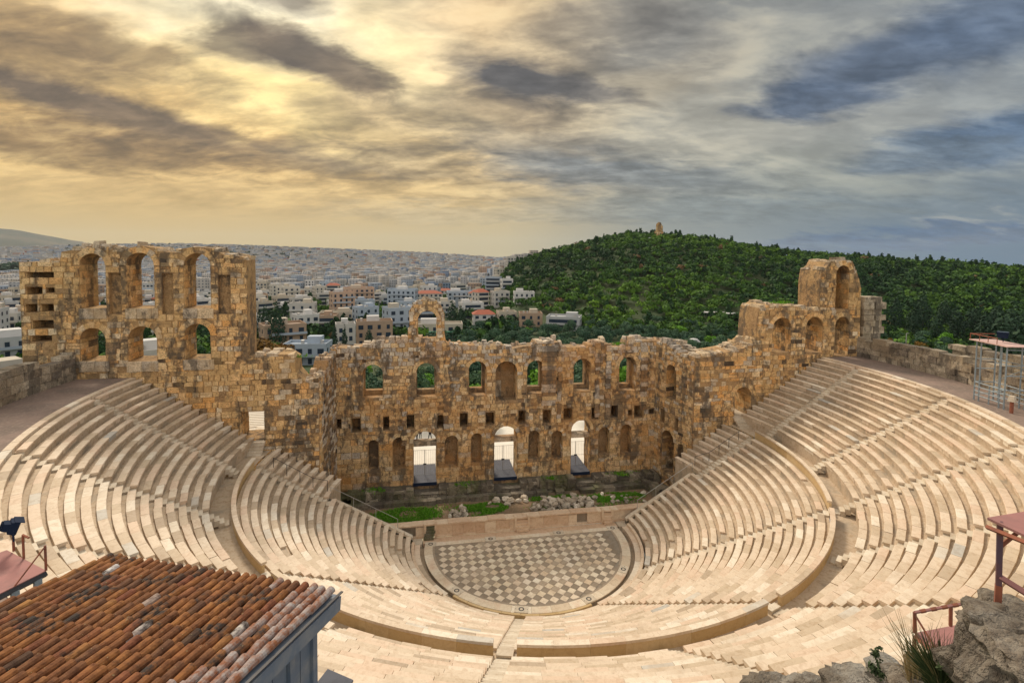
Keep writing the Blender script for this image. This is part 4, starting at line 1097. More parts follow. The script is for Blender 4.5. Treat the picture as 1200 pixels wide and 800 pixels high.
b = MB(); b.add([(-17, 13.2, 1.15), (19, 13.2, 1.15), (26, 48, 1.15), (-17, 48, 1.15)], [(0, 1, 2, 3)], 0.5); b.part('plaza', M_plaza, None, kind='structure')
ow = thing('outer_steps', 'bright sunlit marble steps seen through the left wing door', 'steps', (-25.8, 0, 0))
for k in range(14): MB().box((0, 9.2 + k * 0.42, 9.3 + k * 0.05), (7, 0.44, 0.2)).part('step', M_plaza, ow)
b = MB(); b.box((-25.8, 9.1, 9.2), (7, 3.7, 0.24)); b.part('landing', M_plaza, None, kind='structure')
b = MB(); b.box((25.8, 10.4, 9.2), (7, 3.7, 0.24)); b.part('landing', M_plaza, None, kind='structure')

for s in (1, -1):
    b = MB(); b.box((s * 25.8, 11.4, 4.2), (6.9, 7.2, 9.6), tone=0.5); b.part('terrace', M_grey, None, kind='structure')
# far mountains
m_, t_, p_ = new_mat('far_slopes'); t_.l.new(t_.mix(t_.rng(t_.noise(obj_co(t_), 0.004, 5), 0.4, 0.6), (0.09, 0.10, 0.085), (0.14, 0.13, 0.105)), p_.inputs['Base Color']); p_.inputs['Roughness'].default_value = 1; M_far = m_
def range_(name, dist, pts, lab, depth=600):
    V = []; F = []; xs = np.linspace(pts[0][0], pts[-1][0], 60); ys = np.interp(xs, [p[0] for p in pts], [p[1] for p in pts])
    for k, (x, y) in enumerate(zip(xs, ys)):
        a = azim(x); h = CAM[2] + slope_of(x, y) * dist + random.gauss(0, dist * 0.0004)
        for d, z in ((dist - depth, -60), (dist - depth * 0.45, -60 + (h + 60) * 0.55 + random.gauss(0, 8)), (dist, h), (dist + depth, -60)): V.append((CAM[0] + d * math.sin(a), CAM[1] + d * math.cos(a), z))
    F = [(4 * i + j, 4 * i + 4 + j, 4 * i + 5 + j, 4 * i + 1 + j)[::-1] for i in range(59) for j in range(3)]
    tag(part(name, mesh(name, V, F, M_far, 0.5, True), None), lab, kind='structure')
range_('mountain', 6200, [(-500, 262), (-200, 256), (-60, 262), (0, 267), (30, 271), (60, 277), (100, 284), (140, 291), (190, 299)], 'pale blue mountain at the far left horizon')
range_('mountain', 5500, [(-500, 275), (-100, 272), (0, 274), (40, 279), (80, 286), (130, 295)], 'nearer hazy ridge at the far left horizon')

# ------------------------------------------------------------------ trees
def leaf_cloud(n, centers, radii, size, squash=1.0, seed=0, drop=0.75):
    """many small leaf faces spread through clumps; returns vertices (4 per leaf), tone per leaf"""
    q = np.random.default_rng(seed); centers = np.asarray(centers, float); radii = np.asarray(radii, float)
    k = q.choice(len(centers), n, p=radii ** 2 / (radii ** 2).sum())
    d = q.normal(size=(n, 3)); d /= np.linalg.norm(d, axis=1)[:, None]; d[:, 2] = np.where(d[:, 2] < -0.45, -d[:, 2], d[:, 2])
    rad = radii[k] * (1 - (1 - drop) * q.random(n) ** 0.8 * 1.2)
    P = centers[k] + d * rad[:, None] * np.array([1, 1, squash])
    nrm = d + q.normal(0, 0.45, (n, 3)); nrm /= np.linalg.norm(nrm, axis=1)[:, None]
    t = np.cross(nrm, q.normal(size=(n, 3))); t /= np.linalg.norm(t, axis=1)[:, None]; b = np.cross(nrm, t)
    s = size * q.uniform(0.6, 1.3, n)[:, None]
    V = np.stack([P - t * s - b * s * .55, P + t * s * .9 - b * s * .35, P + t * s * 1.05 + b * s * .5, P - t * s * .8 + b * s * .6], 1)
    tone = np.clip(q.normal(0.45, 0.13, len(centers))[k] + q.normal(0, 0.14, n), 0, 1)
    return V.reshape(-1, 3), tone
def clumps(r, h, n, seed, zc=0.62, flat=0.8):
    q = random.Random(seed); out = []; rad = []
    for i in range(n):
        a = q.uniform(0, 2 * PI); e = q.random() ** 0.6
        out.append((r * 0.62 * e * math.cos(a), r * 0.62 * e * math.sin(a), h * zc + q.uniform(-1, 1) * (h * (1 - zc) * 0.62) * (1 - 0.5 * e))); rad.append(r * q.uniform(0.34, 0.56))
    return out, rad
def trunk_mesh(h, r, seed, limbs=4, top=0.75):
    b = MB(); q = random.Random(seed); p = Vector((0, 0, -0.6)); hh = h * top
    pts = [p, Vector((q.gauss(0, .1), q.gauss(0, .1), hh * 0.4)), Vector((q.gauss(0, .25), q.gauss(0, .25), hh * 0.72)), Vector((q.gauss(0, .3), q.gauss(0, .3), hh))]
    rr = [r, r * 0.75, r * 0.5, r * 0.15]
    for i in range(3): b.bar(pts[i], pts[i + 1], rr[i], 6, 0.5, rr[i + 1])
    for k in range(limbs):
        a = q.uniform(0, 2 * PI); s = pts[1].lerp(pts[2], q.random()); b.bar(s, s + Vector((math.cos(a) * h * .24, math.sin(a) * h * .24, h * q.uniform(.12, .3))), r * 0.4, 5, 0.5, r * 0.1)
    return b.me('trunk', M_bark)
def crown_mesh(n, r, h, nc, size, mat, seed, zc=0.62, squash=0.85):
    c, rad = clumps(r, h, nc, seed, zc); V, t = leaf_cloud(n, c, rad, size, squash, seed)
    return quads('crown', V, np.arange(len(V)).reshape(-1, 4), mat, np.repeat(t, 4))
def column_crown(n, r, h, size, mat, seed):
    q = random.Random(seed); c = []; rad = []
    for i in range(13):
        f = (i + 0.5) / 13; c.append((q.gauss(0, r * .1), q.gauss(0, r * .1), h * (0.06 + 0.9 * f))); rad.append(r * (0.55 + 0.5 * math.sin(PI * min(1, 0.25 + f * 0.8))) * (1 - 0.75 * f ** 3))
    V, t = leaf_cloud(n, c, rad, size, 1.5, seed)
    return quads('crown', V, np.arange(len(V)).reshape(-1, 4), mat, np.repeat(t, 4))
MARKS = [(-40, 'beyond the left buttress'), (40, 'behind the first tower arch'), (130, 'behind the middle tower arch'), (190, 'behind the third tower arch'), (262, 'beside the left tower'), (310, 'behind the broken left wall'), (345, 'above the low left wall'),
    (385, 'above the left end of the stage wall'), (415, 'above the leftmost window'), (450, 'left of the lone arch'), (480, 'behind the lone arch'), (520, 'right of the lone arch'), (545, 'above the third window'), (572, 'above the blind niche'), (608, 'above the fourth window'),
    (640, 'left of the glass office'), (662, 'above the fifth window'), (700, 'below the pine hill foot'), (725, 'above the sixth window'), (755, 'above the right corner of the stage'), (790, 'above the low right side wall'), (825, 'beside the white canopy'), (860, 'left of the right wing'),
    (905, 'behind the first right niche'), (940, 'behind the second right niche'), (975, 'behind the right tower'), (1012, 'behind the grey buttress'), (1045, 'beside the lamp post'), (1075, 'above the right ring wall'), (1110, 'left of the scaffold'), (1140, 'behind the scaffold'), (1170, 'right of the scaffold')]
def landmark(px): return [w for p, w in MARKS if p <= px][-1] if px >= -40 else MARKS[0][1]
KINDS = {}
for nm, mat, r, h, nc, n, size, zc, sq in (('olive', M_olive, 3.6, 6.0, 9, 900, 0.24, 0.60, 0.85), ('bright', M_bright, 2.6, 4.6, 8, 900, 0.20, 0.6, 0.85), ('autumn', M_autumn, 4.0, 9.5, 10, 1100, 0.25, 0.6, 1.05), ('pine', M_pine, 4.2, 9.5, 8, 900, 0.30, 0.72, 0.62)):
    KINDS[nm] = [(crown_mesh(n, r, h, nc, size, mat, 100 + k * 7, zc, sq), trunk_mesh(h, 0.05 * h * 0.55, k)) for k in range(4)]
KINDS['cypress'] = [(column_crown(700, 1.25, 11, 0.24, M_cypress, k), trunk_mesh(11, 0.18, k, 0, 0.5)) for k in range(2)]
KINDS['fir'] = [(column_crown(1000, 3.2, 15, 0.34, M_cypress, 10 + k), trunk_mesh(15, 0.3, k, 0, 0.5)) for k in range(3)]
def tree(kind, x, y, s, label, group, name, z=None):
    z = float(land_z(x, y)) if z is None else z
    root = thing(name, label, 'tree', (x, y, z), random.uniform(0, 6.28), group); root.scale = (s * random.uniform(.9, 1.1), s * random.uniform(.9, 1.1), s * random.uniform(.85, 1.12))
    c, t = random.choice(KINDS[kind]); part('crown', c, root); part('trunk', t, root); return root
def spot(px, d):
    a = azim(px); return CAM[0] + d * math.sin(a), CAM[1] + d * math.cos(a)
TREES = []                     # bearings and distances taken by trees that stand singly
def single(kind, px, d, s, label, name, group=None):
    x, y = spot(px, d); TREES.append((x, y)); return tree(kind, x, y, s, label, group, name)
for px, d, s in ((296, 128, 1.0), (307, 140, 1.25), (318, 133, 1.1), (328, 150, 0.95), (302, 160, 1.2), (333, 165, 0.9)):
    single('autumn', px, d, s, 'rusty brown autumn tree beside the left wing tower', 'autumn_tree', 'autumn trees beside the left wing tower')
single('fir', 323, 210, 1.15, 'tall dark fir rising behind the autumn trees', 'fir_tree'); single('fir', 309, 225, 1.2, 'tall dark fir behind the left tower edge', 'fir_tree')
single('cypress', 367, 190, 0.85, 'dark cypress in front of the white house', 'cypress'); single('cypress', 403, 190, 0.95, 'dark cypress left of the blank grey building', 'cypress')
single('cypress', 391, 185, 1.0, 'slim dark cypress right of the pale blue house', 'cypress')
single('fir', 432, 186, 0.62, 'broad dark tree between the blank grey buildings', 'fir_tree')
single('fir', 530, 250, 1.05, 'big dark conifer right of the lone arch', 'fir_tree'); single('fir', 541, 244, 0.9, 'second dark conifer right of the lone arch', 'fir_tree')
single('cypress', 643, 175, 1.0, 'lone dark cypress before the glass office building', 'cypress')
for px, d, s in ((352, 96, 1.35), (368, 100, 1.3), (360, 108, 1.2), (376, 96, 1.0), (345, 104, 1.1)):
    single('bright', px, d, s, 'fresh green bush behind the broken left wall', 'green_bush', 'fresh green bushes behind the broken left wall')
for px, d, s in ((560, 78, 1.2), (566, 84, 1.1), (625, 80, 1.25), (632, 86, 1.2), (230, 84, 1.6), (232, 92, 1.5), (225, 100, 1.4)):
    single('bright', px, d, s, 'bright green tree behind the third upper window' if 500 < px < 600 else 'bright green tree behind the fourth upper window' if px > 600 else 'bright green tree behind the third lower tower arch', 'green_tree', 'bright green trees behind the windows')
for px, d, s in ((115, 86, 1.3), (119, 95, 1.4), (174, 88, 0.9), (120, 110, 1.4)):
    single('olive', px, d, s, 'dark green tree seen through the left tower arches', 'round_tree', 'dark trees behind the left tower')
for px, d, s in ((1180, 190, 1.5), (1196, 200, 1.6), (1205, 140, 1.3)):
    single('fir', px, d, s, 'tall dark pine at the far right edge', 'dark_pine', 'tall dark pines at the right edge')
for px, d, s in ((1052, 300, 1.1), (1075, 290, 1.15), (1085, 305, 1.3), (1102, 285, 1.1), (1125, 292, 1.25), (1140, 300, 1.1), (1160, 280, 1.35), (1172, 300, 1.2), (1110, 310, 1.2), (1150, 310, 1.1), (1190, 290, 1.2)):
    single('fir', px, d, s, 'tall dark pine in the row below the right hill, ' + landmark(px), 'dark_pine', 'dark pines below the right hill')
for px, d, s in ((1063, 262, 0.62), (1084, 258, 0.7), (1092, 262, 0.6), (1048, 266, 0.6)):
    single('autumn', px, d, s, 'orange brown tree below the right hill', 'autumn_tree', 'orange trees below the right hill')
# grove between the theatre and the hill: about 260 single trees
g = random.Random(77); n = 0; tries = 0
while n < 285 and tries < 6000:
    tries += 1
    px = g.uniform(385, 1215); d = 78 + 205 * g.random() ** 0.75
    lim = 178 if px < 530 else 258 if px < 690 else 285
    if px < 460 and d > 150: continue
    if d > lim: continue
    x, y = spot(px, d)
    if y < 19 or (x > 30 and y < 24) or any((x - a) ** 2 + (y - c) ** 2 < 4.6 ** 2 for a, c in TREES): continue
    TREES.append((x, y)); n += 1
    kind = 'bright' if g.random() < 0.08 else 'olive'; s_ = g.uniform(0.8, 1.25)
    lab = '%s %s tree, %s, %s'% ('small' if s_ < 0.95 else 'broad' if s_ > 1.1 else 'rounded', 'grey green' if kind == 'olive' else 'fresh green', 'near edge' if d < 130 else 'middle' if d < 200 else 'far edge', landmark(px))
    tree(kind, x, y, s_ * (1.0 if kind == 'olive' else 1.25), lab, 'trees of the grove below the hill' if kind == 'olive' else 'fresh green trees of the grove', 'grove_tree')

def forest(name, P, mat, nleaf, rmin, rmax, size, lab, conif=0.0, seed=1):
    q = np.random.default_rng(seed); P = np.asarray(P); n = len(P); R = q.uniform(rmin, rmax, n); H = R * q.uniform(1.3, 2.0, n)
    Z = land_z(P[:, 0], P[:, 1]); d = q.normal(size=(n, nleaf, 3)); d /= np.linalg.norm(d, axis=2)[..., None]; d[..., 2] = np.abs(d[..., 2]) * 1.0 - 0.25
    con = q.random(n) < conif; R = np.where(con, R * 0.42, R); H = np.where(con, H * 1.35, H)
    lump = 1 + 0.28 * np.sin(d[..., 0] * 4 + q.uniform(0, 6, (n, 1))) * np.cos(d[..., 1] * 5 + q.uniform(0, 6, (n, 1)))
    s = q.uniform(0.72, 1.0, (n, nleaf)) * lump
    C0 = np.stack([P[:, 0], P[:, 1], Z + H * 0.55], 1)
    sc_ = np.stack([R, R, H * 0.5], 1)[:, None, :]
    L = C0[:, None, :] + d * s[..., None] * sc_
    nr = d / sc_ + 0; nr /= np.linalg.norm(nr, axis=2)[..., None]; nr += q.normal(0, .4, nr.shape); nr /= np.linalg.norm(nr, axis=2)[..., None]
    t = np.cross(nr, q.normal(size=nr.shape)); t /= np.linalg.norm(t, axis=2)[..., None]; b = np.cross(nr, t); z = (size * q.uniform(.65, 1.35, (n, nleaf)))[..., None]
    V = np.stack([L - t * z - b * z * .6, L + t * z - b * z * .4, L + t * z * .9 + b * z * .6, L - t * z * .9 + b * z * .5], 2).reshape(-1, 3)
    big = 0.5 + 0.5 * np.sin(P[:, 0] * 0.021 + 1.3 * np.sin(P[:, 1] * 0.017)) * np.cos(P[:, 1] * 0.026)
    tn = np.clip(q.normal(0.34, 0.11, n) + 0.42 * (big - 0.42), 0, 0.93); tn = np.where(con, tn * 0.35, tn); tn = np.where(q.random(n) < 0.012, 1.0, tn)
    tone = np.clip(tn[:, None] + q.normal(0, .07, (n, nleaf)), 0, 1); tone = np.where(tn[:, None] >= 1.0, 1.0, np.minimum(tone, 0.93)).reshape(-1)
    tag(part(name, quads(name, V, np.arange(len(V)).reshape(-1, 4), mat, np.repeat(tone, 4)), None), lab, kind='stuff')
q = np.random.default_rng(15); P = []
while len(P) < 800:
    px = q.uniform(505, 1230); x, y = spot(px, q.uniform(100, 285))
    if y > 22 and not (x > 30 and y < 26) and not any(abs(x - a) < 9 and abs(y - c) < 9 for a, c in [spot(b_, 268) for b_ in (552, 594, 622, 662)]): P.append((x, y))
forest('grove_undergrowth', P, M_olive, 150, 1.5, 2.9, 0.36, 'dense low olive and shrub growth filling the grove', 0.0, 31)
q = np.random.default_rng(5); P = []
while len(P) < 5600:
    px = q.uniform(520, 1330); d = math.sqrt(q.uniform(258 ** 2, 540 ** 2)); x, y = spot(px, d)
    if px < 575 and d < 330 + (575 - px) * 3: continue
    if px < 690 and d < 262 + (690 - px) * 0.75: continue
    P.append((x, y))
M_wood = [P[i] for i in range(len(P))]
forest('hill_forest', M_wood, M_pine, 58, 2.1, 3.9, 0.72, 'dense pine wood covering the hill on the right', 0.14, 3)
P = [spot(q.uniform(-60, 80), q.uniform(1500, 1900)) for _ in range(900)]
P += [spot(q.uniform(80, 420), q.uniform(2600, 4500)) for _ in range(250)]
forest('far_wood', P, M_cypress, 16, 9, 16, 7.0, 'dark wooded ridge at the far left behind the tower', 0.0, 4)

# monument on the summit
mx, my = spot(771, 497); mz = float(land_z(mx, my)) + 3
mon = thing('monument', 'ruined pale marble monument on the summit of the wooded hill', 'monument', (mx, my, mz), -azim(771))
Wm = Wall(mon, (mx, my, mz), (math.cos(azim(771)), -math.sin(azim(771)), 0), 3.5, M_tower, 71)
outm = [(-4.0, -4), (4.0, -4), (4.0, 3.5), (3.4, 3.6), (3.4, 8.0), (2.3, 9.2), (1.6, 11.2), (-0.4, 11.8), (-1.8, 10.6), (-2.6, 9.6), (-2.8, 3.6), (-4.0, 3.5)]
Wm.core(outm, [dict(u0=-1.2, u1=1.6, z0=4.2, z1=8.6, kind='arch', d=0.8, through=False)])
mon.location = (0, 0, 0); mon.rotation_euler = (0, 0, 0)
Wm.fill(outm, [dict(u0=-1.2, u1=1.6, z0=4.2, z1=8.6, kind='arch', d=0.8, through=False)], h=(0.9, 1.3), l=(1.0, 2.0), ring=0); Wm.finish(60)

# ------------------------------------------------------------------ city
m_, t_, p_ = new_mat('far_facades')
uv = t_.node('ShaderNodeUVMap'); uv.uv_map = 'facade'; ux, uy, _ = t_.sep(uv.outputs[0])
fu = t_.m('FRACT', t_.m('DIVIDE', ux, 3.4)); fv = t_.m('FRACT', t_.m('DIVIDE', uy, 3.1))
win = t_.m('MULTIPLY', t_.m('MULTIPLY', t_.m('GREATER_THAN', fu, 0.28), t_.m('LESS_THAN', fu, 0.74)), t_.m('MULTIPLY', t_.m('GREATER_THAN', fv, 0.3), t_.m('LESS_THAN', fv, 0.78)))
win = t_.m('MULTIPLY', win, t_.m('GREATER_THAN', uy, 0.01))
PAL = [(0, (0.62, 0.60, 0.55)), (0.16, (0.72, 0.71, 0.68)), (0.32, (0.48, 0.55, 0.62)), (0.46, (0.60, 0.54, 0.44)), (0.58, (0.70, 0.66, 0.58)), (0.68, (0.50, 0.37, 0.27)), (0.78, (0.56, 0.57, 0.56)), (0.86, (0.62, 0.45, 0.34)), (0.92, (0.28, 0.36, 0.48)), (0.97, (0.48, 0.20, 0.14)), (1, (0.35, 0.42, 0.36))]
PAL = [(p, tuple(max(0.02, sum(c) / 3 + (v - sum(c) / 3) * 1.1) for v in c)) for p, c in PAL]
colr = t_.mix(1.0, t_.ramp(tone_of(t_), PAL, 'CONSTANT'), (0.52, 0.52, 0.545), 'MULTIPLY')
t_.l.new(t_.mix(t_.m('MULTIPLY', win, 0.8), colr, (0.06, 0.075, 0.10)), p_.inputs['Base Color']); p_.inputs['Roughness'].default_value = 0.8
M_city = m_
m_, t_, p_ = new_mat('painted_walls'); c = t_.mix(1.0, t_.ramp(tone_of(t_), PAL, 'CONSTANT'), (0.78, 0.78, 0.80), 'MULTIPLY'); t_.l.new(t_.mix(t_.rng(t_.noise(obj_co(t_), 0.5, 6, 0.7), 0.45, 0.75, 0, 0.4), c, t_.mix(1.0, c, (0.7, 0.68, 0.66), 'MULTIPLY')), p_.inputs['Base Color']); p_.inputs['Roughness'].default_value = 0.8
M_wall = m_
M_pane = plain_mat('dark_panes', (0.03, 0.045, 0.07), 0.2, 0, 0.2)
M_roofr = plain_mat('red_roof', (0.33, 0.09, 0.05), 0.8, 0, 0.3, 1.0)
M_awn = plain_mat('green_awning', (0.10, 0.42, 0.26), 0.7)
BUILT = []
def building(px, d, w, dep, fl, tone, label, group=None, rot=None, red=False, detail=1, z=None, awn=None, band=None, wmat=None):
    """flat roofed block whose front faces the theatre; windows, balconies, roof hut and water tanks as its parts"""
    x, y = spot(px, d); z = float(land_z(x, y)) - 1.0 if z is None else z; q = random.Random(int(px * 31 + d))
    rz = -azim(px) + (q.choice((-0.35, 0.15, 0.3, -0.15, 0.5)) if rot is None else rot)
    root = thing('apartment_building' if fl > 2 else 'house', label, 'building', (x, y, z), rz, group); BUILT.append((x, y, max(w, dep) * 0.6)); h = fl * 3.1 + 1
    b = MB(); b.box((0, 0, h / 2), (w, dep, h), tone=tone); b.part('wall', wmat or M_wall, root)
    b = MB(); t2 = tone
    for c, s in (((0, -dep / 2 + 0.1, h + 0.45), (w + 0.2, 0.22, 0.9)), ((0, dep / 2 - 0.1, h + 0.45), (w + 0.2, 0.22, 0.9)), ((-w / 2 + 0.1, 0, h + 0.45), (0.22, dep - 0.3, 0.9)), ((w / 2 - 0.1, 0, h + 0.45), (0.22, dep - 0.3, 0.9))): b.box(c, s, tone=t2)
    if red: 
        b = MB(); b.add([(-w / 2 - .4, -dep / 2 - .4, h), (w / 2 + .4, -dep / 2 - .4, h), (w / 2 + .4, dep / 2 + .4, h), (-w / 2 - .4, dep / 2 + .4, h), (-w / 4, 0, h + 2.2), (w / 4, 0, h + 2.2)], [(0, 1, 5, 4), (1, 2, 5), (2, 3, 4, 5), (3, 0, 4)]); b.part('roof', M_roofr, root)
    else:
        b.part('roof_parapet', wmat or M_wall, root)
        MB().box((q.uniform(-w / 4, w / 4), q.uniform(0, dep / 4), h + 1.3), (w * 0.34, dep * 0.4, 2.6), tone=q.choice((tone, 0.2, 0.5))).part('roof_hut', M_wall, root)
        b = MB()
        for k in range(3): b.bar((q.uniform(-w / 2.5, w / 2.5), q.uniform(-dep / 3, dep / 3), h), (q.uniform(-w / 2.5, w / 2.5), q.uniform(-dep / 3, dep / 3), h + 0.05), 0.05, 4)
        for k in range(2): u, v = q.uniform(-w / 2.6, w / 2.6), q.uniform(-dep / 3, dep / 3); b.bar((u, v, h + 0.3), (u, v, h + 1.5), 0.55, 8)
        b.part('water_tank', M_wire, root)
    n = max(2, int(w / 3.2)); nb = max(2, int(dep / 3.4)); wm = MB(); one = []
    band = (detail == 1 and q.random() < 0.5) if band is None else band
    for f in range(fl):
        zz = 1 + f * 3.1 + 1.55
        if band:                                  # storey wide glazing behind a running balcony
            one.append(((0, -dep / 2, zz), (w * q.uniform(0.7, 0.94), 0.16, 2.0)))
            bb = MB(); bb.box((0, -dep / 2 - 0.6, 1 + f * 3.1), (w, 1.2, 0.16), tone=tone); bb.box((0, -dep / 2 - 1.17, 1 + f * 3.1 + 0.5), (w, 0.08, 0.95), tone=q.choice((0.2, 0.35, tone, 0.8)))
            if f: bb.part('balcony', M_wall, root)
        for k in range(n if not band else 0):
            ww = 1.9 if q.random() < .35 else 1.2; one.append(((-w / 2 + w * (k + .5) / n, -dep / 2 + 0.0, zz), (ww, 0.16, 1.7)))
        for k in range(nb):
            for s in (-1, 1): one.append(((s * w / 2, -dep / 2 + dep * (k + .5) / nb, zz), (0.16, 1.2, 1.5)))
        if detail and f and not band and q.random() < 0.8:
            bb = MB(); bw = w * q.uniform(0.45, 0.95); bx = q.choice((-1, 0, 1)) * (w - bw) / 2
            bb.box((bx, -dep / 2 - 0.65, 1 + f * 3.1), (bw, 1.3, 0.16), tone=tone); bb.box((bx, -dep / 2 - 1.27, 1 + f * 3.1 + 0.5), (bw, 0.08, 0.9), tone=q.choice((0.2, 0.35, tone))); bb.part('balcony', M_wall, root)
    if detail > 1:
        pm = {}
        for c, s in one:
            if s not in pm: pm[s] = MB().box((0, 0, 0), s).me('window', M_pane)
            part('window', pm[s], root).location = c
    else:
        for c, s in one: wm.box(c, s)
        wm.part('windows', M_pane, root, kind='stuff')
    if awn: MB().box((w * 0.1, -dep / 2 - 1.2, h - 2.4), (w * 0.7, 2.4, 0.2)).part('awning', M_awn, root)
    return root
building(360, 176, 13, 8, 2, 0.33, 'pale blue two storey house with flat white roof behind the broken left wall', rot=-0.28, detail=2)
building(466, 250, 12, 10, 4, 0.33, 'blue and white balconied house left of the lone arch', rot=0.35, detail=2)
building(514, 232, 21, 9, 2, 0.47, 'long low cream building with green awning seen through the lone arch', rot=0.0, detail=2, awn=True)
building(552, 330, 14, 11, 3, 0.17, 'white apartment block with dark balcony bands near the hill', rot=0.25, band=True)
building(662, 268, 17, 12, 2, 0.80, 'modern dark glass office building with white bands at the hill foot', rot=-0.12, band=True)
building(622, 276, 12, 9, 2, 0.70, 'ochre roofed house left of the glass office', rot=0.1, detail=2)
building(594, 282, 10, 9, 2, 0.50, 'cream house with brown shutters between white and ochre houses', rot=0.2, detail=2)
building(567, 285, 12, 9, 2, 0.17, 'white house under a red tiled roof at the hill foot', rot=0.1, red=True, detail=2)
building(472, 385, 20, 13, 5, 0.33, 'tall pale blue block in the middle of the near city', rot=-0.2, detail=2)
building(357, 262, 10, 9, 3, 0.17, 'narrow white house beside the autumn trees', rot=0.3, detail=2)
building(404, 205, 7, 7, 3, 0.05, 'blank grey stuccoed block left of the dark tree', rot=0.05, detail=0)
building(438, 215, 14, 8, 3, 0.70, 'blank brown stuccoed block right of the dark tree', rot=0.05, detail=0)
building(420, 420, 22, 14, 5, 0.87, 'pinkish apartment block in the middle distance', rot=0.1, detail=2)
building(502, 400, 20, 12, 4, 0.60, 'cream block under a broad red roof above the lone arch', rot=0.1, red=True, detail=2)
building(395, 310, 18, 10, 2, 0.50, 'long cream block with planted roof terrace', rot=-0.1, detail=2)
building(330, 215, 15, 10, 3, 0.70, 'brown balconied house behind the autumn trees', rot=0.2, detail=2)
building(614, 335, 13, 9, 2, 0.17, 'white terrace roofed block above the ochre house', rot=0.1, detail=2)
building(586, 352, 11, 10, 3, 0.05, 'stone grey block stepping up to the hill foot', rot=0.3, detail=2)
building(520, 340, 14, 10, 3, 0.05, 'stone coloured house right of the big conifer', rot=0.1, detail=2)
building(428, 300, 12, 9, 3, 0.33, 'white block with stacked balconies left of centre', rot=0.4, detail=2)
building(8, 175, 24, 14, 2, 0.93, 'low modern hall with dark blue grey walls beyond the left buttress', rot=0.25, band=True, wmat=M_blue)
building(30, 240, 30, 14, 3, 0.80, 'grey modern block beyond the left buttress', rot=0.2, detail=2)
building(172, 150, 14, 9, 3, 0.60, 'cream house seen through the middle lower tower arch', rot=0.1, detail=2)
building(540, 420, 22, 14, 4, 0.35, 'blue grey block in front of the distant city', rot=0.1, detail=2)
building(515, 640, 30, 22, 4, 0.93, 'broad dark blue hall in the middle distance', rot=0.2, detail=0)
building(360, 900, 60, 24, 5, 0.93, 'long blue hall across the middle of the city', rot=0.05, detail=0)
# long white shelter and sheds below the hill
for px, d, w, lab in ((852, 300, 22, 'long pale shelter under the pines'), (920, 285, 20, 'low blue roofed pavilion behind the right wing')):
    x, y = spot(px, d); root = thing('pavilion', lab, 'pavilion', (x, y, float(land_z(x, y))), -azim(px))
    MB().box((0, 0, 3.3), (w, 7, 0.3), tone=0.2).part('roof', M_wall, root)
    for k in range(6): MB().bar((-w / 2 + 0.5 + k * (w - 1) / 5, -3, -0.5), (-w / 2 + 0.5 + k * (w - 1) / 5, -3, 3.2), 0.12, 6).part('post', M_wire, root)
    MB().box((0, 2.8, 1.4), (w - 1, 0.3, 3.2), tone=0.35).part('back_wall', M_wall, root)
for px, d, w in ((815, 215, 3.0), (840, 168, 4.4)):
    x, y = spot(px, d); root = thing('tent', 'white canopy among the grove trees' if w > 4 else 'small white canopy at the far edge of the grove', 'tent', (x, y, float(land_z(x, y)) + 3.4))
    b = MB(); n = 8; b.add([(w * math.cos(2 * PI * i / n), w * 0.7 * math.sin(2 * PI * i / n), 0) for i in range(n)] + [(w * .55 * math.cos(2 * PI * i / n), w * .4 * math.sin(2 * PI * i / n), 1.2) for i in range(n)] + [(0, 0, 1.5)], [(i, (i + 1) % n, n + (i + 1) % n, n + i) for i in range(n)] + [(n + i, n + (i + 1) % n, 2 * n) for i in range(n)], 0.2); b.part('canopy', M_wall, root)
    for i in range(4): MB().bar((w * .8 * math.cos(i * PI / 2 + .7), w * .6 * math.sin(i * PI / 2 + .7), -4.2), (w * .8 * math.cos(i * PI / 2 + .7), w * .6 * math.sin(i * PI / 2 + .7), 0), 0.08, 5).part('pole', M_wire, root)
x, y = spot(1066, 255); root = thing('street_lamp', 'grey lamp post in front of the pines below the right hill', 'lamp', (x, y, float(land_z(x, y))))
MB().bar((0, 0, -1), (0, 0, 9.5), 0.16, 6).part('pole', M_wire, root); MB().box((0.5, 0, 9.6), (1.2, 0.3, 0.16)).part('lamp_head', M_wire, root)

# near city: single blocks; far city: one mass
g = random.Random(123); k = 0
WORDS = {0.05: 'stone grey', 0.2: 'white', 0.33: 'pale blue', 0.5: 'cream', 0.6: 'off white', 0.7: 'brown', 0.8: 'grey', 0.88: 'pinkish'}
tries = 0
while k < 245 and tries < 9000:
    tries += 1
    px = g.uniform(-30, 600); d = 235 + 560 * g.random() ** 0.8
    if px > 500 and d < 330: continue
    if 270 < px < 500 and d < 250: continue
    x, y = spot(px, d); w = g.uniform(8, 15); dp = g.uniform(7, 12)
    if any((x - a) ** 2 + (y - c) ** 2 < (r + w * 0.42) ** 2 for a, c, r in BUILT) or any((x - a) ** 2 + (y - c) ** 2 < 100 for a, c in TREES): continue
    tn = g.choice((0.05, 0.2, 0.2, 0.2, 0.33, 0.5, 0.6, 0.6, 0.7, 0.8, 0.88)); rd = g.random() < 0.13
    fl_ = g.choice((2, 2, 3, 3, 4, 5)); nw = 'two three four five'.split()[fl_ - 2]
    building(px, d, w, dp, fl_, tn, '%s %s storey block%s, %s row, %s' % (WORDS[tn], nw, ', red roof' if rd else '', 'nearer' if d < 400 else 'middle' if d < 590 else 'farther', landmark(px)), 'city blocks in the packed streets', red=rd, detail=1 if d < 520 else 0); k += 1
P = []
q = np.random.default_rng(9)
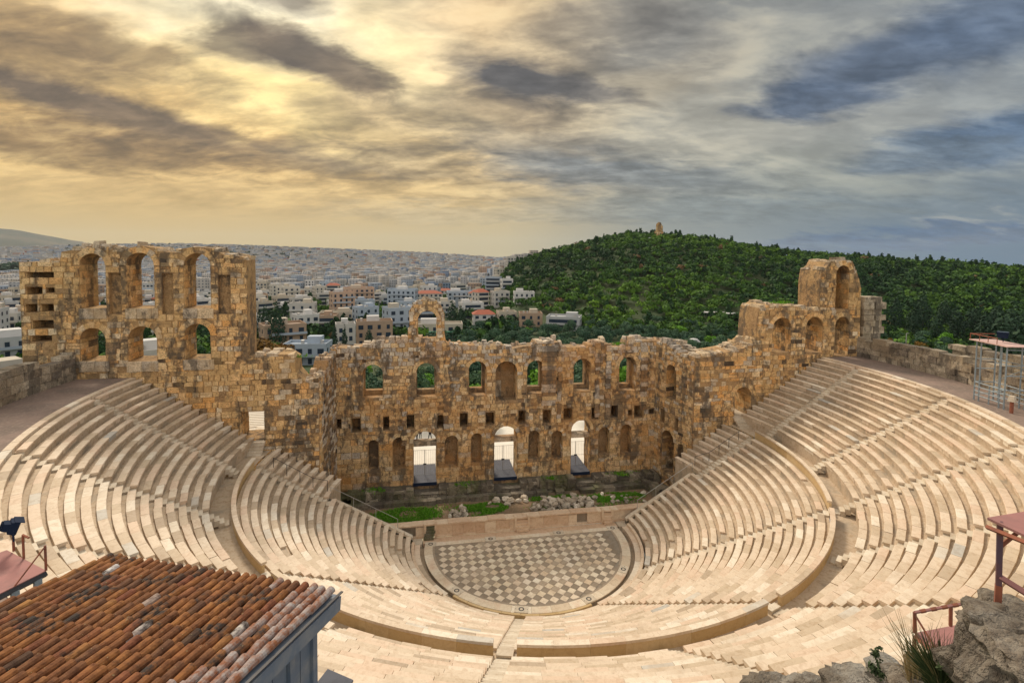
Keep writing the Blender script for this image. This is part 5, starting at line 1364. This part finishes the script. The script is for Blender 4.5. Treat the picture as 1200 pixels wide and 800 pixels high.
for lo_d, hi_d, n, w0, w1 in ((620, 1300, 2600, 8, 17), (1300, 2500, 4300, 11, 22), (2500, 4650, 6000, 16, 34)):
    d = np.sqrt(q.uniform(lo_d ** 2, hi_d ** 2, n)); a = q.uniform(azim(-90), azim(640), n); P.append(np.stack([CAM[0] + d * np.sin(a), CAM[1] + d * np.cos(a), q.uniform(w0, w1, n), q.uniform(w0, w1, n) * 0.8, q.choice([6, 9, 12, 13, 15, 16, 19], n) * (1 + d / 9000)], 1))
P = np.concatenate(P); n = len(P); Z = land_z(P[:, 0], P[:, 1]) - 3; A = q.uniform(0, PI, n); ca, sa = np.cos(A), np.sin(A)
V = np.zeros((n, 8, 3)); UVs = np.zeros((n, 5, 4, 2)); F = np.zeros((n, 5, 4), int)
for j, (sx, sy) in enumerate(((-1, -1), (1, -1), (1, 1), (-1, 1))):
    for t in (0, 1):
        u, v = sx * P[:, 2] / 2, sy * P[:, 3] / 2; V[:, j + 4 * t] = np.stack([P[:, 0] + u * ca - v * sa, P[:, 1] + u * sa + v * ca, Z + t * (P[:, 4] + 3)], 1)
for s in range(4):
    F[:, s] = np.array([s, (s + 1) % 4, 4 + (s + 1) % 4, 4 + s]); L = P[:, 2] if s % 2 == 0 else P[:, 3]
    UVs[:, s, 1, 0] = UVs[:, s, 2, 0] = L; UVs[:, s, 2, 1] = UVs[:, s, 3, 1] = P[:, 4] + 3
F[:, 4] = np.array([4, 5, 6, 7]); F += (np.arange(n) * 8)[:, None, None]
tn = q.choice([0.05, 0.2, 0.2, 0.33, 0.33, 0.5, 0.6, 0.6, 0.7, 0.8, 0.8, 0.88, 0.93, 0.95, 0.98], n, p=np.array([8, 9, 8, 7, 6, 7, 8, 8, 7, 7, 6, 5, 4, 2, 1]) / 93)
tag(part('distant_city', quads('distant_city', V.reshape(-1, 3), F.reshape(-1, 4), M_city, np.repeat(tn, 8), UVs.reshape(-1, 2)), None), 'countless small pale blocks of the distant city', kind='stuff')
P = [spot(q.uniform(-60, 600), 215 + 650 * q.random() ** 1.3) for _ in range(1700)] + [spot(q.uniform(-60, 600), q.uniform(850, 3600)) for _ in range(2200)]
P = [p for p in P if not any((p[0] - a) ** 2 + (p[1] - c) ** 2 < r * r * 0.9 for a, c, r in BUILT)]
forest('street_trees', P, M_pine, 46, 2.2, 4.2, 1.0, 'scattered street and garden trees between the city blocks', 0.3, 8)
P = [spot(q.uniform(-60, 350), q.uniform(100, 230)) for _ in range(260)]
P = [p for p in P if p[1] > 26 and not any((p[0] - a) ** 2 + (p[1] - c) ** 2 < (r + 3) ** 2 for a, c, r in BUILT)]
forest('park_trees', P, M_pine, 260, 2.2, 3.8, 0.42, 'low park trees behind the left wing tower', 0.1, 9)
for px, lab in ((300, 'strip of green lawn behind the left wing'), (10, 'green lawn beyond the left buttress')):
    blades('lawn', 2600, lambda: (lambda s: (s[0], s[1], float(land_z(*s))))(spot(px + g.uniform(-22, 24), g.uniform(100, 122))), 0.8, 0.9, M_grass, lab)

# ------------------------------------------------------------------ tiled hut in front of the camera
eR = at_d(389, 694, 9.6); _d = ray(130, 655); eL = CAM + _d * (eR[2] - CAM[2]) / _d[2]
ev = (eL - eR); ew = float(np.linalg.norm(ev[:2])); ex = ev / np.linalg.norm(ev)           # along the eave, to the left
up_ = np.array([ex[1], -ex[0], 0.0]); 
if up_[1] > 0: up_ = -up_                                                                    # level, away from the theatre
SL = 0.15
hut = thing('tiled_hut', 'small blue boarded hut under a roof of rusty orange barrel tiles', 'hut')
RT = Vector(eR); EX = Vector(ex); UP = Vector((up_[0], up_[1], SL)).normalized(); NR = UP.cross(EX); 
if NR.z < 0: NR = -NR
def tile_geo(mat_i, r0=0.080, r1=0.064, L=0.43, n=6):
    V = []; 
    for t, r, lift in ((0, r0, 0.028), (L, r1, 0.0)):
        for rr in (r, r - 0.013): V += [(rr * math.cos(PI * i / n), t, rr * math.sin(PI * i / n) + lift) for i in range(n + 1)]
    m = n + 1; F = []
    for i in range(n): F += [(i, i + 1, 2 * m + i + 1, 2 * m + i), (m + i, 3 * m + i, 3 * m + i + 1, m + i + 1), (i, m + i, m + i + 1, i + 1)]
    return mesh('tile', V, F, mat_i)
m_, t_, p_ = new_mat('clay_tile'); co = obj_co(t_)
c = t_.ramp(rnd_of(t_), [(0, (0.09, 0.05, 0.032)), (0.03, (0.13, 0.062, 0.035)), (0.09, (0.17, 0.072, 0.032)), (0.4, (0.215, 0.085, 0.032)), (0.7, (0.27, 0.112, 0.036)), (0.9, (0.20, 0.07, 0.036)), (0.965, (0.31, 0.145, 0.048)), (0.975, (0.45, 0.42, 0.41)), (1, (0.52, 0.49, 0.48))])
n1 = t_.noise(co, 7, 6, 0.68); n2 = t_.noise(co, 1.3, 5, 0.6); n3 = t_.noise(co, 28, 3, 0.6)
c = t_.mix(t_.rng(n1, 0.46, 0.64, 0, 0.85), c, t_.mix(1.0, c, (0.40, 0.34, 0.32), 'MULTIPLY')); c = t_.mix(t_.rng(n1, 0.46, 0.3, 0, 0.6), c, t_.mix(1.0, c, (1.5, 1.6, 1.3), 'MULTIPLY'))
c = t_.mix(t_.m('MULTIPLY', t_.rng(n2, 0.54, 0.60), t_.rng(n1, 0.35, 0.55)), c, (0.045, 0.035, 0.03))
c = t_.mix(t_.rng(n3, 0.66, 0.74, 0, 0.6), c, (0.50, 0.42, 0.22))
t_.l.new(c, p_.inputs['Base Color']); p_.inputs['Roughness'].default_value = 0.85; bump(t_, p_, t_.m('ADD', n1, n3), 0.4, 0.01); M_tile = m_
m_, t_, p_ = new_mat('lichen_tile'); co = obj_co(t_); n1 = t_.noise(co, 6, 6, 0.7); n3 = t_.noise(co, 40, 3, 0.6)
c = t_.mix(t_.rng(n1, 0.40, 0.62, 0, 0.85), (0.25, 0.10, 0.05), (0.37, 0.355, 0.35)); c = t_.mix(t_.rng(n3, 0.55, 0.7, 0, 0.7), c, (0.12, 0.09, 0.08))
t_.l.new(c, p_.inputs['Base Color']); p_.inputs['Roughness'].default_value = 0.9; bump(t_, p_, n1, 0.4, 0.01); M_tile2 = m_
TM = tile_geo(M_tile); TM2 = tile_geo(M_tile2)
ncol = 27; sp = ew / ncol; nrow = 15; B3 = Matrix((EX, UP, NR)).transposed()
r = random.Random(8); order = sorted(((i, k) for i in range(ncol + 1) for k in range(nrow)), key=lambda q: q[1])
extra = MB(); cnt = 0
for i, k in order:
    p = RT + EX * (i * sp + r.gauss(0, .008)) + UP * (k * 0.345 + r.gauss(0, .012)) + NR * 0.02
    rot = B3 @ (Matrix.Rotation(r.gauss(0, .03), 3, 'Z') @ Matrix.Rotation(r.gauss(0, .012), 3, 'X'))
    M4 = rot.to_4x4(); M4.translation = p; lich = (i < 4 and r.random() < 0.75) or (i < 8 and r.random() < 0.2)
    tm = TM2 if lich else TM
    if cnt < 300:
        o = part('tile', tm, hut); o.matrix_local = M4
    else: extra.add([M4 @ v.co for v in tm.vertices], [tuple(f.vertices) for f in tm.polygons])
    cnt += 1
extra.part('rear_tiles', M_tile, hut, kind='stuff')
pan = MB()                                                       # channel tiles between the barrels, coloured dark to paint in the shade there
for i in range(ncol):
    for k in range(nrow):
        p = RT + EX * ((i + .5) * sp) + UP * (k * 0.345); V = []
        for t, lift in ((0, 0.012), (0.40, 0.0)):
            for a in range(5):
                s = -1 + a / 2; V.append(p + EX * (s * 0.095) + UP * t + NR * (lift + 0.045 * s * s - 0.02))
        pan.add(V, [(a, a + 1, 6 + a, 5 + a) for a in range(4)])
pan.part('channel_tiles', plain_mat('shaded_channel_clay', (0.10, 0.05, 0.028), 0.9, 0, 0.4), hut, kind='stuff')
def slab(c0, lx, ly, t, mat, name, e=EX, u=UP, nn=NR):
    V = []
    for d in (0, -t): V += [c0 + nn * d, c0 + e * lx + nn * d, c0 + e * lx + u * ly + nn * d, c0 + u * ly + nn * d]
    b = MB(); b.add(V, [(0, 1, 2, 3), (7, 6, 5, 4), (0, 4, 5, 1), (1, 5, 6, 2), (2, 6, 7, 3), (3, 7, 4, 0)]); return b.part(name, mat, hut)
Ls = nrow * 0.345
slab(RT - EX * 0.13 - NR * 0.03 - UP * 0.02, ew + 0.26, Ls, 0.05, M_blue, 'roof_deck')
slab(RT - EX * 0.16 - NR * 0.06 - UP * 0.05, 0.04, Ls, 0.24, M_blue, 'barge_board')
slab(RT + EX * (ew + 0.12) - NR * 0.06 - UP * 0.05, 0.04, Ls, 0.24, M_blue, 'barge_board')
slab(RT - EX * 0.17 - NR * 0.0 - UP * 0.1, 0.05, Ls, 0.016, M_iron, 'edge_strip')
wz = eR[2] - 0.22; base_z = ZT - 0.1
def hwall(s, u, ls, lu, mat, name, z0=base_z, z1=None, tone=0.5):
    c = RT + EX * s + Vector((up_[0], up_[1], 0)) * u; z1 = wz if z1 is None else z1
    b = MB(); b.box((c.x, c.y, (z0 + z1) / 2), (ls, lu, z1 - z0), math.atan2(EX.y, EX.x)); return b.part(name, mat, hut)
inn = 0.42
for k in range(12): hwall(0.18, inn + 0.15 + k * 0.36, 0.06, 0.34, M_blue, 'wall_board', z1=wz + SL * (inn + k * 0.36))
for u in (inn - 0.02, inn + 0.62, inn + 1.9, inn + 3.2): hwall(0.155, u, 0.13, 0.13, M_blue, 'post', z1=wz + SL * u)
for k in range(12): hwall(0.35 + k * (ew - 0.6) / 11, inn + 0.03, (ew - 0.6) / 11 - 0.02, 0.06, M_blue, 'front_board')
hwall(ew - 0.1, inn + 2, 0.08, 4, M_blue, 'side_wall')

def oriented(root, mat, name, pts, t, n=None):
    """flat plate of even thickness from corner points"""
    P = [Vector(p) for p in pts]; nn = (P[1] - P[0]).cross(P[2] - P[0]).normalized()
    if nn.z < 0: nn = -nn
    b = MB(); k = len(P); V = P + [p - nn * t for p in P]
    b.add(V, [tuple(range(k)), tuple(range(2 * k - 1, k - 1, -1))] + [(i, k + i, k + (i + 1) % k, (i + 1) % k) for i in range(k)]); return b.part(name, mat, root)
def on_plane(px, py, z): return at_z(px, py, z)

# left lighting platform with its floodlight
zl = 19.6; lp = thing('lighting_platform', 'faded pink sheet metal platform at the left edge', 'platform')
cs = [on_plane(-60, 668, zl), on_plane(8, 644, zl), on_plane(54, 668, zl), on_plane(-40, 715, zl)]
oriented(lp, M_pink, 'deck_plate', cs, 0.05)
d3 = Vector(cs[2]); d4 = Vector(cs[3]); d2 = Vector(cs[1])
b = MB(); b.bar(d3 + Vector((0, 0, -.09)), d4 + Vector((0, 0, -.09)), 0.07, 4); b.part('edge_beam', M_iron, lp)
for f in (0.12, 0.42, 0.8): p = d3.lerp(d4, f); MB().bar(p + Vector((0, 0, -.1)), p + Vector((0, 0, -4.5)), 0.1, 4).part('leg', M_steel, lp)
for p, h in ((d3, 0.62), (d2.lerp(d3, 0.45), 0.62)): MB().bar(p, p + Vector((0, 0, h)), 0.028, 5).part('post', M_rust, lp)
MB().bar(d3 + Vector((0, 0, .6)), d3.lerp(d4, 0.42), 0.018, 4).part('brace', M_rust, lp)
p = d2.lerp(d3, .45) + Vector((0, 0, .62)); MB().bar(p, p + (d3 - d2).normalized() * 0.3, 0.026, 5).part('rail_stub', M_rust, lp)
fp = Vector(at_d(15, 617, math.hypot(*(np.array(d2[:2]) - CAM[:2])) - 0.2))
fl = thing('floodlight', 'navy floodlight tilted down at the left edge above the pink platform', 'floodlight')
aim = Vector((0.75, 0.55, -0.35)).normalized(); sd = aim.cross(Vector((0, 0, 1))).normalized(); uv_ = sd.cross(aim)
FS = 0.82
def fbox(c, a, s, u, mat, name, tp=1.0, par=None):
    V = []
    for k, q in ((-1, 1), (1, tp)):
        for i, j in ((-1, -1), (1, -1), (1, 1), (-1, 1)): V.append(fp + (aim * (c[0] + k * a / 2) + sd * (c[1] + i * s / 2 * q) + uv_ * (c[2] + j * u / 2 * q)) * FS)
    b = MB(); b.add(V, BOXF); return b.part(name, mat, par or fl)
hs = fbox((0, 0, 0.02), 0.2, 0.42, 0.34, M_fix, 'housing', 1.18); bx_ = fbox((-0.17, 0, 0.02), 0.16, 0.34, 0.22, M_fix, 'ballast_box', 1.1); fbox((0.108, 0, 0.02), 0.02, 0.46, 0.36, M_glass, 'glass', 1.0, hs); fbox((0.09, 0, 0.215), 0.24, 0.5, 0.02, M_fix, 'hood', 1.0, hs)
for k in range(5): fbox((-0.27, (k - 2) * 0.07, 0.02), 0.05, 0.012, 0.2, M_fix, 'cooling_fin', 1.0, bx_)
for s in (-1, 1): MB().bar(fp + sd * s * 0.26, fp + sd * s * 0.26 + Vector((0, 0, -0.28)), 0.018, 4).part('bracket', M_fix, fl)
MB().bar(fp + sd * .26 + Vector((0, 0, -.28)), fp - sd * .26 + Vector((0, 0, -.28)), 0.02, 4).part('yoke', M_fix, fl)
MB().bar(fp + Vector((0, 0, -.28)), Vector((fp.x, fp.y, zl)), 0.03, 6).part('stand', M_rust, fl)

# right side: upper pink roofed platform on a post, lower pink landing with rail
zr = 25.3; rp = thing('roofed_platform', 'pink sheet roof on a purple steel post at the right edge', 'platform')
cs = [on_plane(1157, 606, zr), on_plane(1206, 598, zr), on_plane(1290, 615, zr), on_plane(1215, 633, zr)]
oriented(rp, M_pink, 'roof_plate', cs, 0.02)
pt = Vector(on_plane(1172, 611, zr)); dd = math.hypot(pt.x - CAM[0], pt.y - CAM[1]); pb = Vector(at_d(1170, 692, dd))
MB().bar(pt, pb, 0.026, 4).part('post', plain_mat('purple_steel', (0.13, 0.085, 0.11), 0.5, 0.2, 0.4, 4, (0.25, 0.10, 0.06)), rp)
MB().bar(pt + Vector((0.0, 0, -0.22)), pt + Vector((0.2, -0.04, -0.03)), 0.018, 4).part('brace', M_rust, rp)
b = MB(); b.bar(Vector(cs[0]) + Vector((0, 0, -.08)), Vector(cs[3]) + Vector((0, 0, -.05)), 0.02, 4); b.part('edge_beam', M_rust, rp)
pc = Vector(at_d(1206, 697, dd * 1.0)); MB().bar(pb + Vector((0, 0, .12)), pc, 0.028, 4).part('lower_beam', M_pink, rp)
MB().bar(pb + Vector((0, 0, .05)), pb + Vector((0, 0, -1.6)), 0.03, 4).part('leg', M_rust, rp)
zl2 = 22.3; lr = thing('landing_platform', 'small pink sheet metal landing with a twisted rusty rail in front of the rocks', 'platform')
cs = [on_plane(1072, 741, zl2), on_plane(1086, 733, zl2), on_plane(1150, 726, zl2), on_plane(1165, 770, zl2), on_plane(1098, 762, zl2)]
oriented(lr, M_pink, 'deck_plate', [cs[0], cs[2], cs[3], cs[4]], 0.04)
h = 0.62; a0 = Vector(cs[0]); a1 = Vector(cs[2]) * 0.6 + Vector(cs[0]) * 0.4; a2 = Vector(cs[4])
dr_ = math.hypot(a0.x - CAM[0], a0.y - CAM[1]); r0 = Vector(at_d(1072, 717, dr_)); r1 = Vector(at_d(1161, 701, dr_ * 1.06)); r05 = r0.lerp(r1, 0.48)
for k in range(14):
    p, q_ = r0.lerp(r1, k / 14), r0.lerp(r1, (k + 1) / 14); MB().bar(p, q_, 0.026 if k % 2 else 0.021, 5).part('rail_piece', M_rust if k % 2 else M_pink, lr)
MB().bar(r0, a0, 0.024, 5).part('post', M_rust, lr); MB().bar(r05, Vector(at_d(1114, 733, dr_ * 1.03)), 0.024, 5).part('post', M_rust, lr)
MB().bar(r0 + Vector((0, 0, -.03)), a2, 0.016, 4).part('brace', M_rust, lr)
b = MB(); b.bar(a0 + Vector((0, 0, -.06)), a2 + Vector((0, 0, -.06)), 0.03, 4); b.part('edge_beam', M_rust, lr)
for p in (a0, a2, Vector(cs[2])): MB().bar(p + Vector((0, 0, -.05)), p + Vector((0, 0, -3.5)), 0.03, 4).part('leg', M_rust, lr)

# scaffold platform on the upper path
sc_ = thing('scaffold_platform', 'blue grey scaffold tower with a pale pink deck on the right upper path', 'scaffold')
c0 = at_z(1141, 468, ZT)[:2]; ax_ = at_z(1176, 480, ZT)[:2] - c0; ax_ = ax_ / np.linalg.norm(ax_); oy = np.array([-ax_[1], ax_[0]])
if oy[0] < 0: oy = -oy
def sp_(u, v, z): p = c0 + ax_ * u + oy * v; return (p[0], p[1], ZT + z)
for u in (0, 0.45, 2.3, 2.75):
    for v in (0, 1.5): MB().bar(sp_(u, v, 0), sp_(u, v, 4.9), 0.055, 5).part('upright', M_steel, sc_)
for z in (0.45, 0.8, 1.15, 1.5):
    for v in (0, 1.5): MB().bar(sp_(0, v, z), sp_(2.75, v, z), 0.04, 5).part('ledger', M_steel, sc_)
for z in (1.5, 2.6, 3.4, 4.6):
    for u in (0, 2.75): MB().bar(sp_(u, 0, z), sp_(u, 1.5, z), 0.04, 5).part('transom', M_steel, sc_)
for z in (3.1, 3.4): MB().bar(sp_(0, 1.5, z), sp_(2.75, 1.5, z), 0.04, 5).part('ledger', M_steel, sc_)
MB().bar(sp_(1.4, 0, 0), sp_(1.4, 0, 1.5), 0.045, 5).part('upright', M_steel, sc_); MB().bar(sp_(0, 0, .4), sp_(2.75, 0, 1.5), 0.03, 5).part('brace', M_steel, sc_); MB().bar(sp_(0, 1.5, 1.5), sp_(2.75, 1.5, 3.2), 0.03, 5).part('brace', M_steel, sc_)
oriented(sc_, plain_mat('pale_pink_deck', (0.62, 0.42, 0.37), 0.6), 'deck', [sp_(-0.35, -0.35, 4.95), sp_(3.15, -0.35, 4.95), sp_(3.15, 1.65, 4.95), sp_(-0.35, 1.65, 4.95)], 0.07)
for u in (-0.3, 0.6, 1.4, 2.2): MB().bar(sp_(u, -0.3, 4.95), sp_(u, -0.3, 5.45), 0.03, 4).part('rail_post', M_rust, sc_)
MB().bar(sp_(-0.3, -0.3, 5.4), sp_(2.2, -0.3, 5.4), 0.03, 4).part('top_rail', M_rust, sc_); MB().bar(sp_(-0.3, -.3, 5.4), sp_(-.3, 1.6, 5.4), 0.03, 4).part('top_rail', M_rust, sc_)
f2 = thing('floodlight', 'small dark floodlight standing on the scaffold deck', 'floodlight'); p = Vector(sp_(1.3, 0.9, 5.0))
MB().bar(p, p + Vector((0, 0, .35)), 0.03, 5).part('stand', M_fix, f2)
b = MB(); b.box((p.x - .05, p.y, p.z + .55), (0.5, 0.6, 0.45), 0.6, taper=1.2); b.part('housing', M_fix, f2)
b = MB(); b.box((p.x - .05, p.y, p.z + .79), (0.52, 0.64, 0.03), 0.6); b.part('glass', M_glass, f2)
bl = thing('bollard', 'short pale headed post beside the scaffold', 'post', tuple(at_z(1185, 484, ZT)))
MB().bar((0, 0, 0), (0, 0, 0.9), 0.12, 8).part('shaft', M_rust, bl); MB().box((0, 0, 1.1), (0.42, 0.42, 0.42), 0.3, taper=0.7).part('head', M_step, bl)

# slate coloured board lying at the near edge, beside the hut
sl = thing('slate_board', 'dark slate coloured board lying at the bottom edge right of the hut', 'board')
zb = 16.6
oriented(sl, M_ramp, 'board', [on_plane(384, 783, zb), on_plane(414, 796, zb), on_plane(404, 812, zb), on_plane(366, 806, zb)], 0.05)

# cliff rocks and plants
def rock(label, pts, seed, name='rock', mat=None):
    """craggy boulder: lumps merged in one skin; pts are (x, y, z, rx, ry, rz)"""
    root_me = []; q = np.random.default_rng(seed); V = []; F = []
    import bmesh
    bm = bmesh.new()
    for (x, y, z, rx, ry, rz_, yaw) in pts:
        r_ = bmesh.ops.create_icosphere(bm, subdivisions=4, radius=1.0)
        ph = q.uniform(0, 6, 9)
        for v in r_['verts']:
            c = v.co.copy(); n = (0.16 * math.sin(3 * c.x + ph[0]) * math.cos(4 * c.y + ph[1]) + 0.10 * math.sin(7 * c.z + ph[2] + 2 * c.x) + 0.05 * math.sin(13 * c.x + 9 * c.y + ph[3]) + 0.035 * math.sin(23 * c.z + 17 * c.y + ph[4]))
            m = max(abs(c.x), abs(c.y), abs(c.z)); k = (0.72 + 0.28 / m) * (1 + n)
            step = 0.05 * round(math.sin(c.z * 5 + c.x * 2 + ph[5]) * 2)
            u, w_, zz = c.x * k * rx * (1 + step), c.y * k * ry * (1 + step), c.z * k * rz_
            v.co = (x + u * math.cos(yaw) - w_ * math.sin(yaw), y + u * math.sin(yaw) + w_ * math.cos(yaw), z + zz)
    me = bpy.data.meshes.new(name); bm.to_mesh(me); bm.free(); me.materials.append(mat or M_rock)
    nv = len(me.vertices); set_tone(me, q.uniform(0.3, 0.7, nv)); return part(name, me, None, label=label, category='rock')
def rk(px, py, d, rx, ry, rz_, yaw=0.0): p = at_d(px, py, d); return (p[0], p[1], p[2], rx, ry, rz_, yaw - YAW)
rock('large dark weathered rock at the lower right corner', [rk(1201, 794, 5.6, 0.28, 0.4, 0.31, 0.2), rk(1178, 808, 5.5, 0.17, 0.4, 0.35, 0.4), rk(1225, 795, 5.4, 0.4, 0.4, 0.45)], 1)
rock('pale lichened rock slab jutting over the dark rock at right', [rk(1192, 757, 5.1, 0.19, 0.28, 0.085, -0.6), rk(1212, 774, 5.0, 0.17, 0.26, 0.09, -0.5)], 2)
rock('grey rock behind the pale slab under the purple post', [rk(1196, 732, 6.4, 0.24, 0.32, 0.18, -0.3), rk(1168, 740, 6.5, 0.17, 0.3, 0.14, 0.2)], 3)
rock('low dark rock ledge along the bottom edge, right of the middle', [rk(1010, 820, 7.2, 0.34, 0.5, 0.2), rk(1052, 810, 7.0, 0.25, 0.4, 0.2), rk(965, 829, 7.4, 0.30, 0.4, 0.19)], 4)
rock('pale low rock ledge at the bottom edge', [rk(908, 822, 7.6, 0.30, 0.4, 0.19), rk(935, 820, 7.5, 0.2, 0.3, 0.18)], 5)
rock('rock under the dry grass tuft at the bottom right', [rk(1100, 822, 6.2, 0.3, 0.4, 0.2)], 6)
def tuft(label, px, py, d, n, h, spread, mat, name='grass_tuft', w=0.008):
    p = at_d(px, py, d); V = []; F = []; T = []; q = random.Random(int(px))
    for k in range(n):
        a = q.uniform(0, 6.28); r_ = q.random() ** .7 * spread; x, y = p[0] + r_ * .35 * math.cos(a), p[1] + r_ * .35 * math.sin(a); hh = h * q.uniform(.35, 1.1); lx, ly = r_ * math.cos(a) * q.uniform(.5, 1.6), r_ * math.sin(a) * q.uniform(.5, 1.6); t = q.random()
        bx, by = -math.sin(YAW + .2) * 0 + math.cos(YAW) * w, -math.sin(YAW) * w; b0 = len(V)
        for f, ww in ((0, 1), (0.5, .8), (1, .12)):
            cx, cy_ = x + lx * f * f, y + ly * f * f; V += [(cx - bx * ww, cy_ - by * ww, p[2] + hh * f), (cx + bx * ww, cy_ + by * ww, p[2] + hh * f)]; T += [t, t]
        F += [(b0, b0 + 1, b0 + 3, b0 + 2), (b0 + 2, b0 + 3, b0 + 5, b0 + 4)]
    me = mesh(name, V, F, mat, T); return part(name, me, None, label=label, category='plant')
M_tuft = leaf_mat('tuft_blades', [(0, (0.035, 0.055, 0.025)), (0.6, (0.07, 0.10, 0.04)), (0.85, (0.17, 0.16, 0.07)), (1, (0.34, 0.26, 0.13))], 0.0)
tuft('grey green tuft of long grass in front of the rocks at the bottom right', 1103, 812, 5.8, 420, 0.42, 0.24, M_tuft)
tuft('dry pale grass stalks left of the green tuft', 1075, 800, 6.2, 70, 0.62, 0.22, leaf_mat('dry_stalks', [(0, (0.34, 0.25, 0.12)), (1, (0.46, 0.36, 0.2))], 0.0), w=0.005)
def weed(label, px, py, d, n, r_, h, seed):
    p = at_d(px, py, d); c, rad = clumps(r_, h, 6, seed, 0.5); V, t = leaf_cloud(n, [(a + p[0], b_ + p[1], z + p[2]) for a, b_, z in c], rad, 0.016, 0.9, seed, 0.4)
    o = part('weed', quads('weed', V, np.arange(len(V)).reshape(-1, 4), M_tuft, np.repeat(t * .7, 4)), None, label=label, category='plant')
weed('small dark leafed weed on the bottom rock ledge', 1030, 799, 6.6, 260, 0.13, 0.2, 4); weed('thin weed with a tall stalk on the bottom rock ledge', 1024, 782, 6.7, 90, 0.10, 0.34, 5); weed('low weed at the foot of the large dark rock', 1122, 800, 5.6, 500, 0.16, 0.26, 6)

# people on the plaza beyond the left stage door
def person(x, y, z, h, rz, label, mat, stride=0.0):
    s = h / 1.75; J = [(0, 0, .95), (0, 0, 1.18), (0, 0, 1.42), (0, .01, 1.53), (0, .02, 1.66)]; E = [(0, 1), (1, 2), (2, 3), (3, 4)]; R = [.15, .14, .16, .06, .10]
    for sx in (-1, 1):
        b0 = len(J); J += [(sx * .10, 0, .88), (sx * .11, sx * stride * .5 + .03, .48), (sx * .11, sx * stride, .08), (sx * .11, sx * stride + .14, .04)]; R += [.10, .07, .05, .04]; E += [(0, b0), (b0, b0 + 1), (b0 + 1, b0 + 2), (b0 + 2, b0 + 3)]
        b0 = len(J); J += [(sx * .20, 0, 1.38), (sx * .25, -.02 - sx * stride * .3, 1.10), (sx * .24, .06 - sx * stride * .4, .84), (sx * .24, .08 - sx * stride * .4, .76)]; R += [.07, .05, .04, .03]; E += [(2, b0), (b0, b0 + 1), (b0 + 1, b0 + 2), (b0 + 2, b0 + 3)]
    me = bpy.data.meshes.new('person'); me.from_pydata([tuple(c * s for c in j) for j in J], E, []); me.materials.append(mat)
    o = part('person', me, None, label=label, category='person'); o.location = (x, y, z); o.rotation_euler = (0, 0, rz)
    md = o.modifiers.new('skin', 'SKIN')
    for v, r_ in zip(me.skin_vertices[0].data, R): v.radius = (r_ * s, r_ * s)
    me.skin_vertices[0].data[0].use_root = True
    sb = o.modifiers.new('smooth', 'SUBSURF'); sb.levels = sb.render_levels = 1
    b = MB(); n = 8
    for k in range(3): pass
    hd = mesh('hair', [(0.105 * s * math.cos(a) * c, (0.02 + 0.105 * math.sin(a) * c) * s, (1.67 + 0.1 * zz) * s) for zz, c in ((0, 1.0), (.7, .85), (1.15, .4)) for a in [2 * PI * i / n for i in range(n)]], [(j * n + i, j * n + (i + 1) % n, (j + 1) * n + (i + 1) % n, (j + 1) * n + i) for j in (0, 1) for i in range(n)] + [tuple(range(2 * n, 3 * n))], M_iron); part('hair', hd, o)
person(-10.3, 25.4, 1.15, 1.75, 0.4, 'person in dark clothes standing beyond the left stage door, at its left', M_cloth, .12)
person(-9.85, 25.9, 1.15, 1.70, -0.6, 'second person in dark clothes beyond the left stage door', M_cloth, .05)
person(-8.5, 25.2, 1.15, 1.78, 2.4, 'person in dark clothes at the right of the left stage door', M_cloth, .2)

# ------------------------------------------------------------------ air
HAZE = 3.0e-5
if HAZE:
    zs = [(o.matrix_world @ Vector(c)).z for o in C.objects if o.get('kind') == 'structure' and o.type == 'MESH' for c in o.bound_box]
    zb, zt = min(zs) - 1, max(max(zs), 130) + 2
    b = MB(); b.box((0, 0, (zb + zt) / 2), (14400, 14400, zt - zb)); hz = b.me('haze', None); o = part('haze', hz, None, kind='stuff', label='thin pale evening haze')
    m = bpy.data.materials.new('haze'); m.use_nodes = True; t = NT(m.node_tree); t.n.clear(); ou = t.node('ShaderNodeOutputMaterial'); v = t.node('ShaderNodeVolumePrincipled')
    v.inputs['Color'].default_value = (0.84, 0.92, 1.0, 1); v.inputs['Density'].default_value = HAZE; v.inputs['Anisotropy'].default_value = 0.2
    t.l.new(v.outputs[0], ou.inputs['Volume']); hz.materials.append(m)
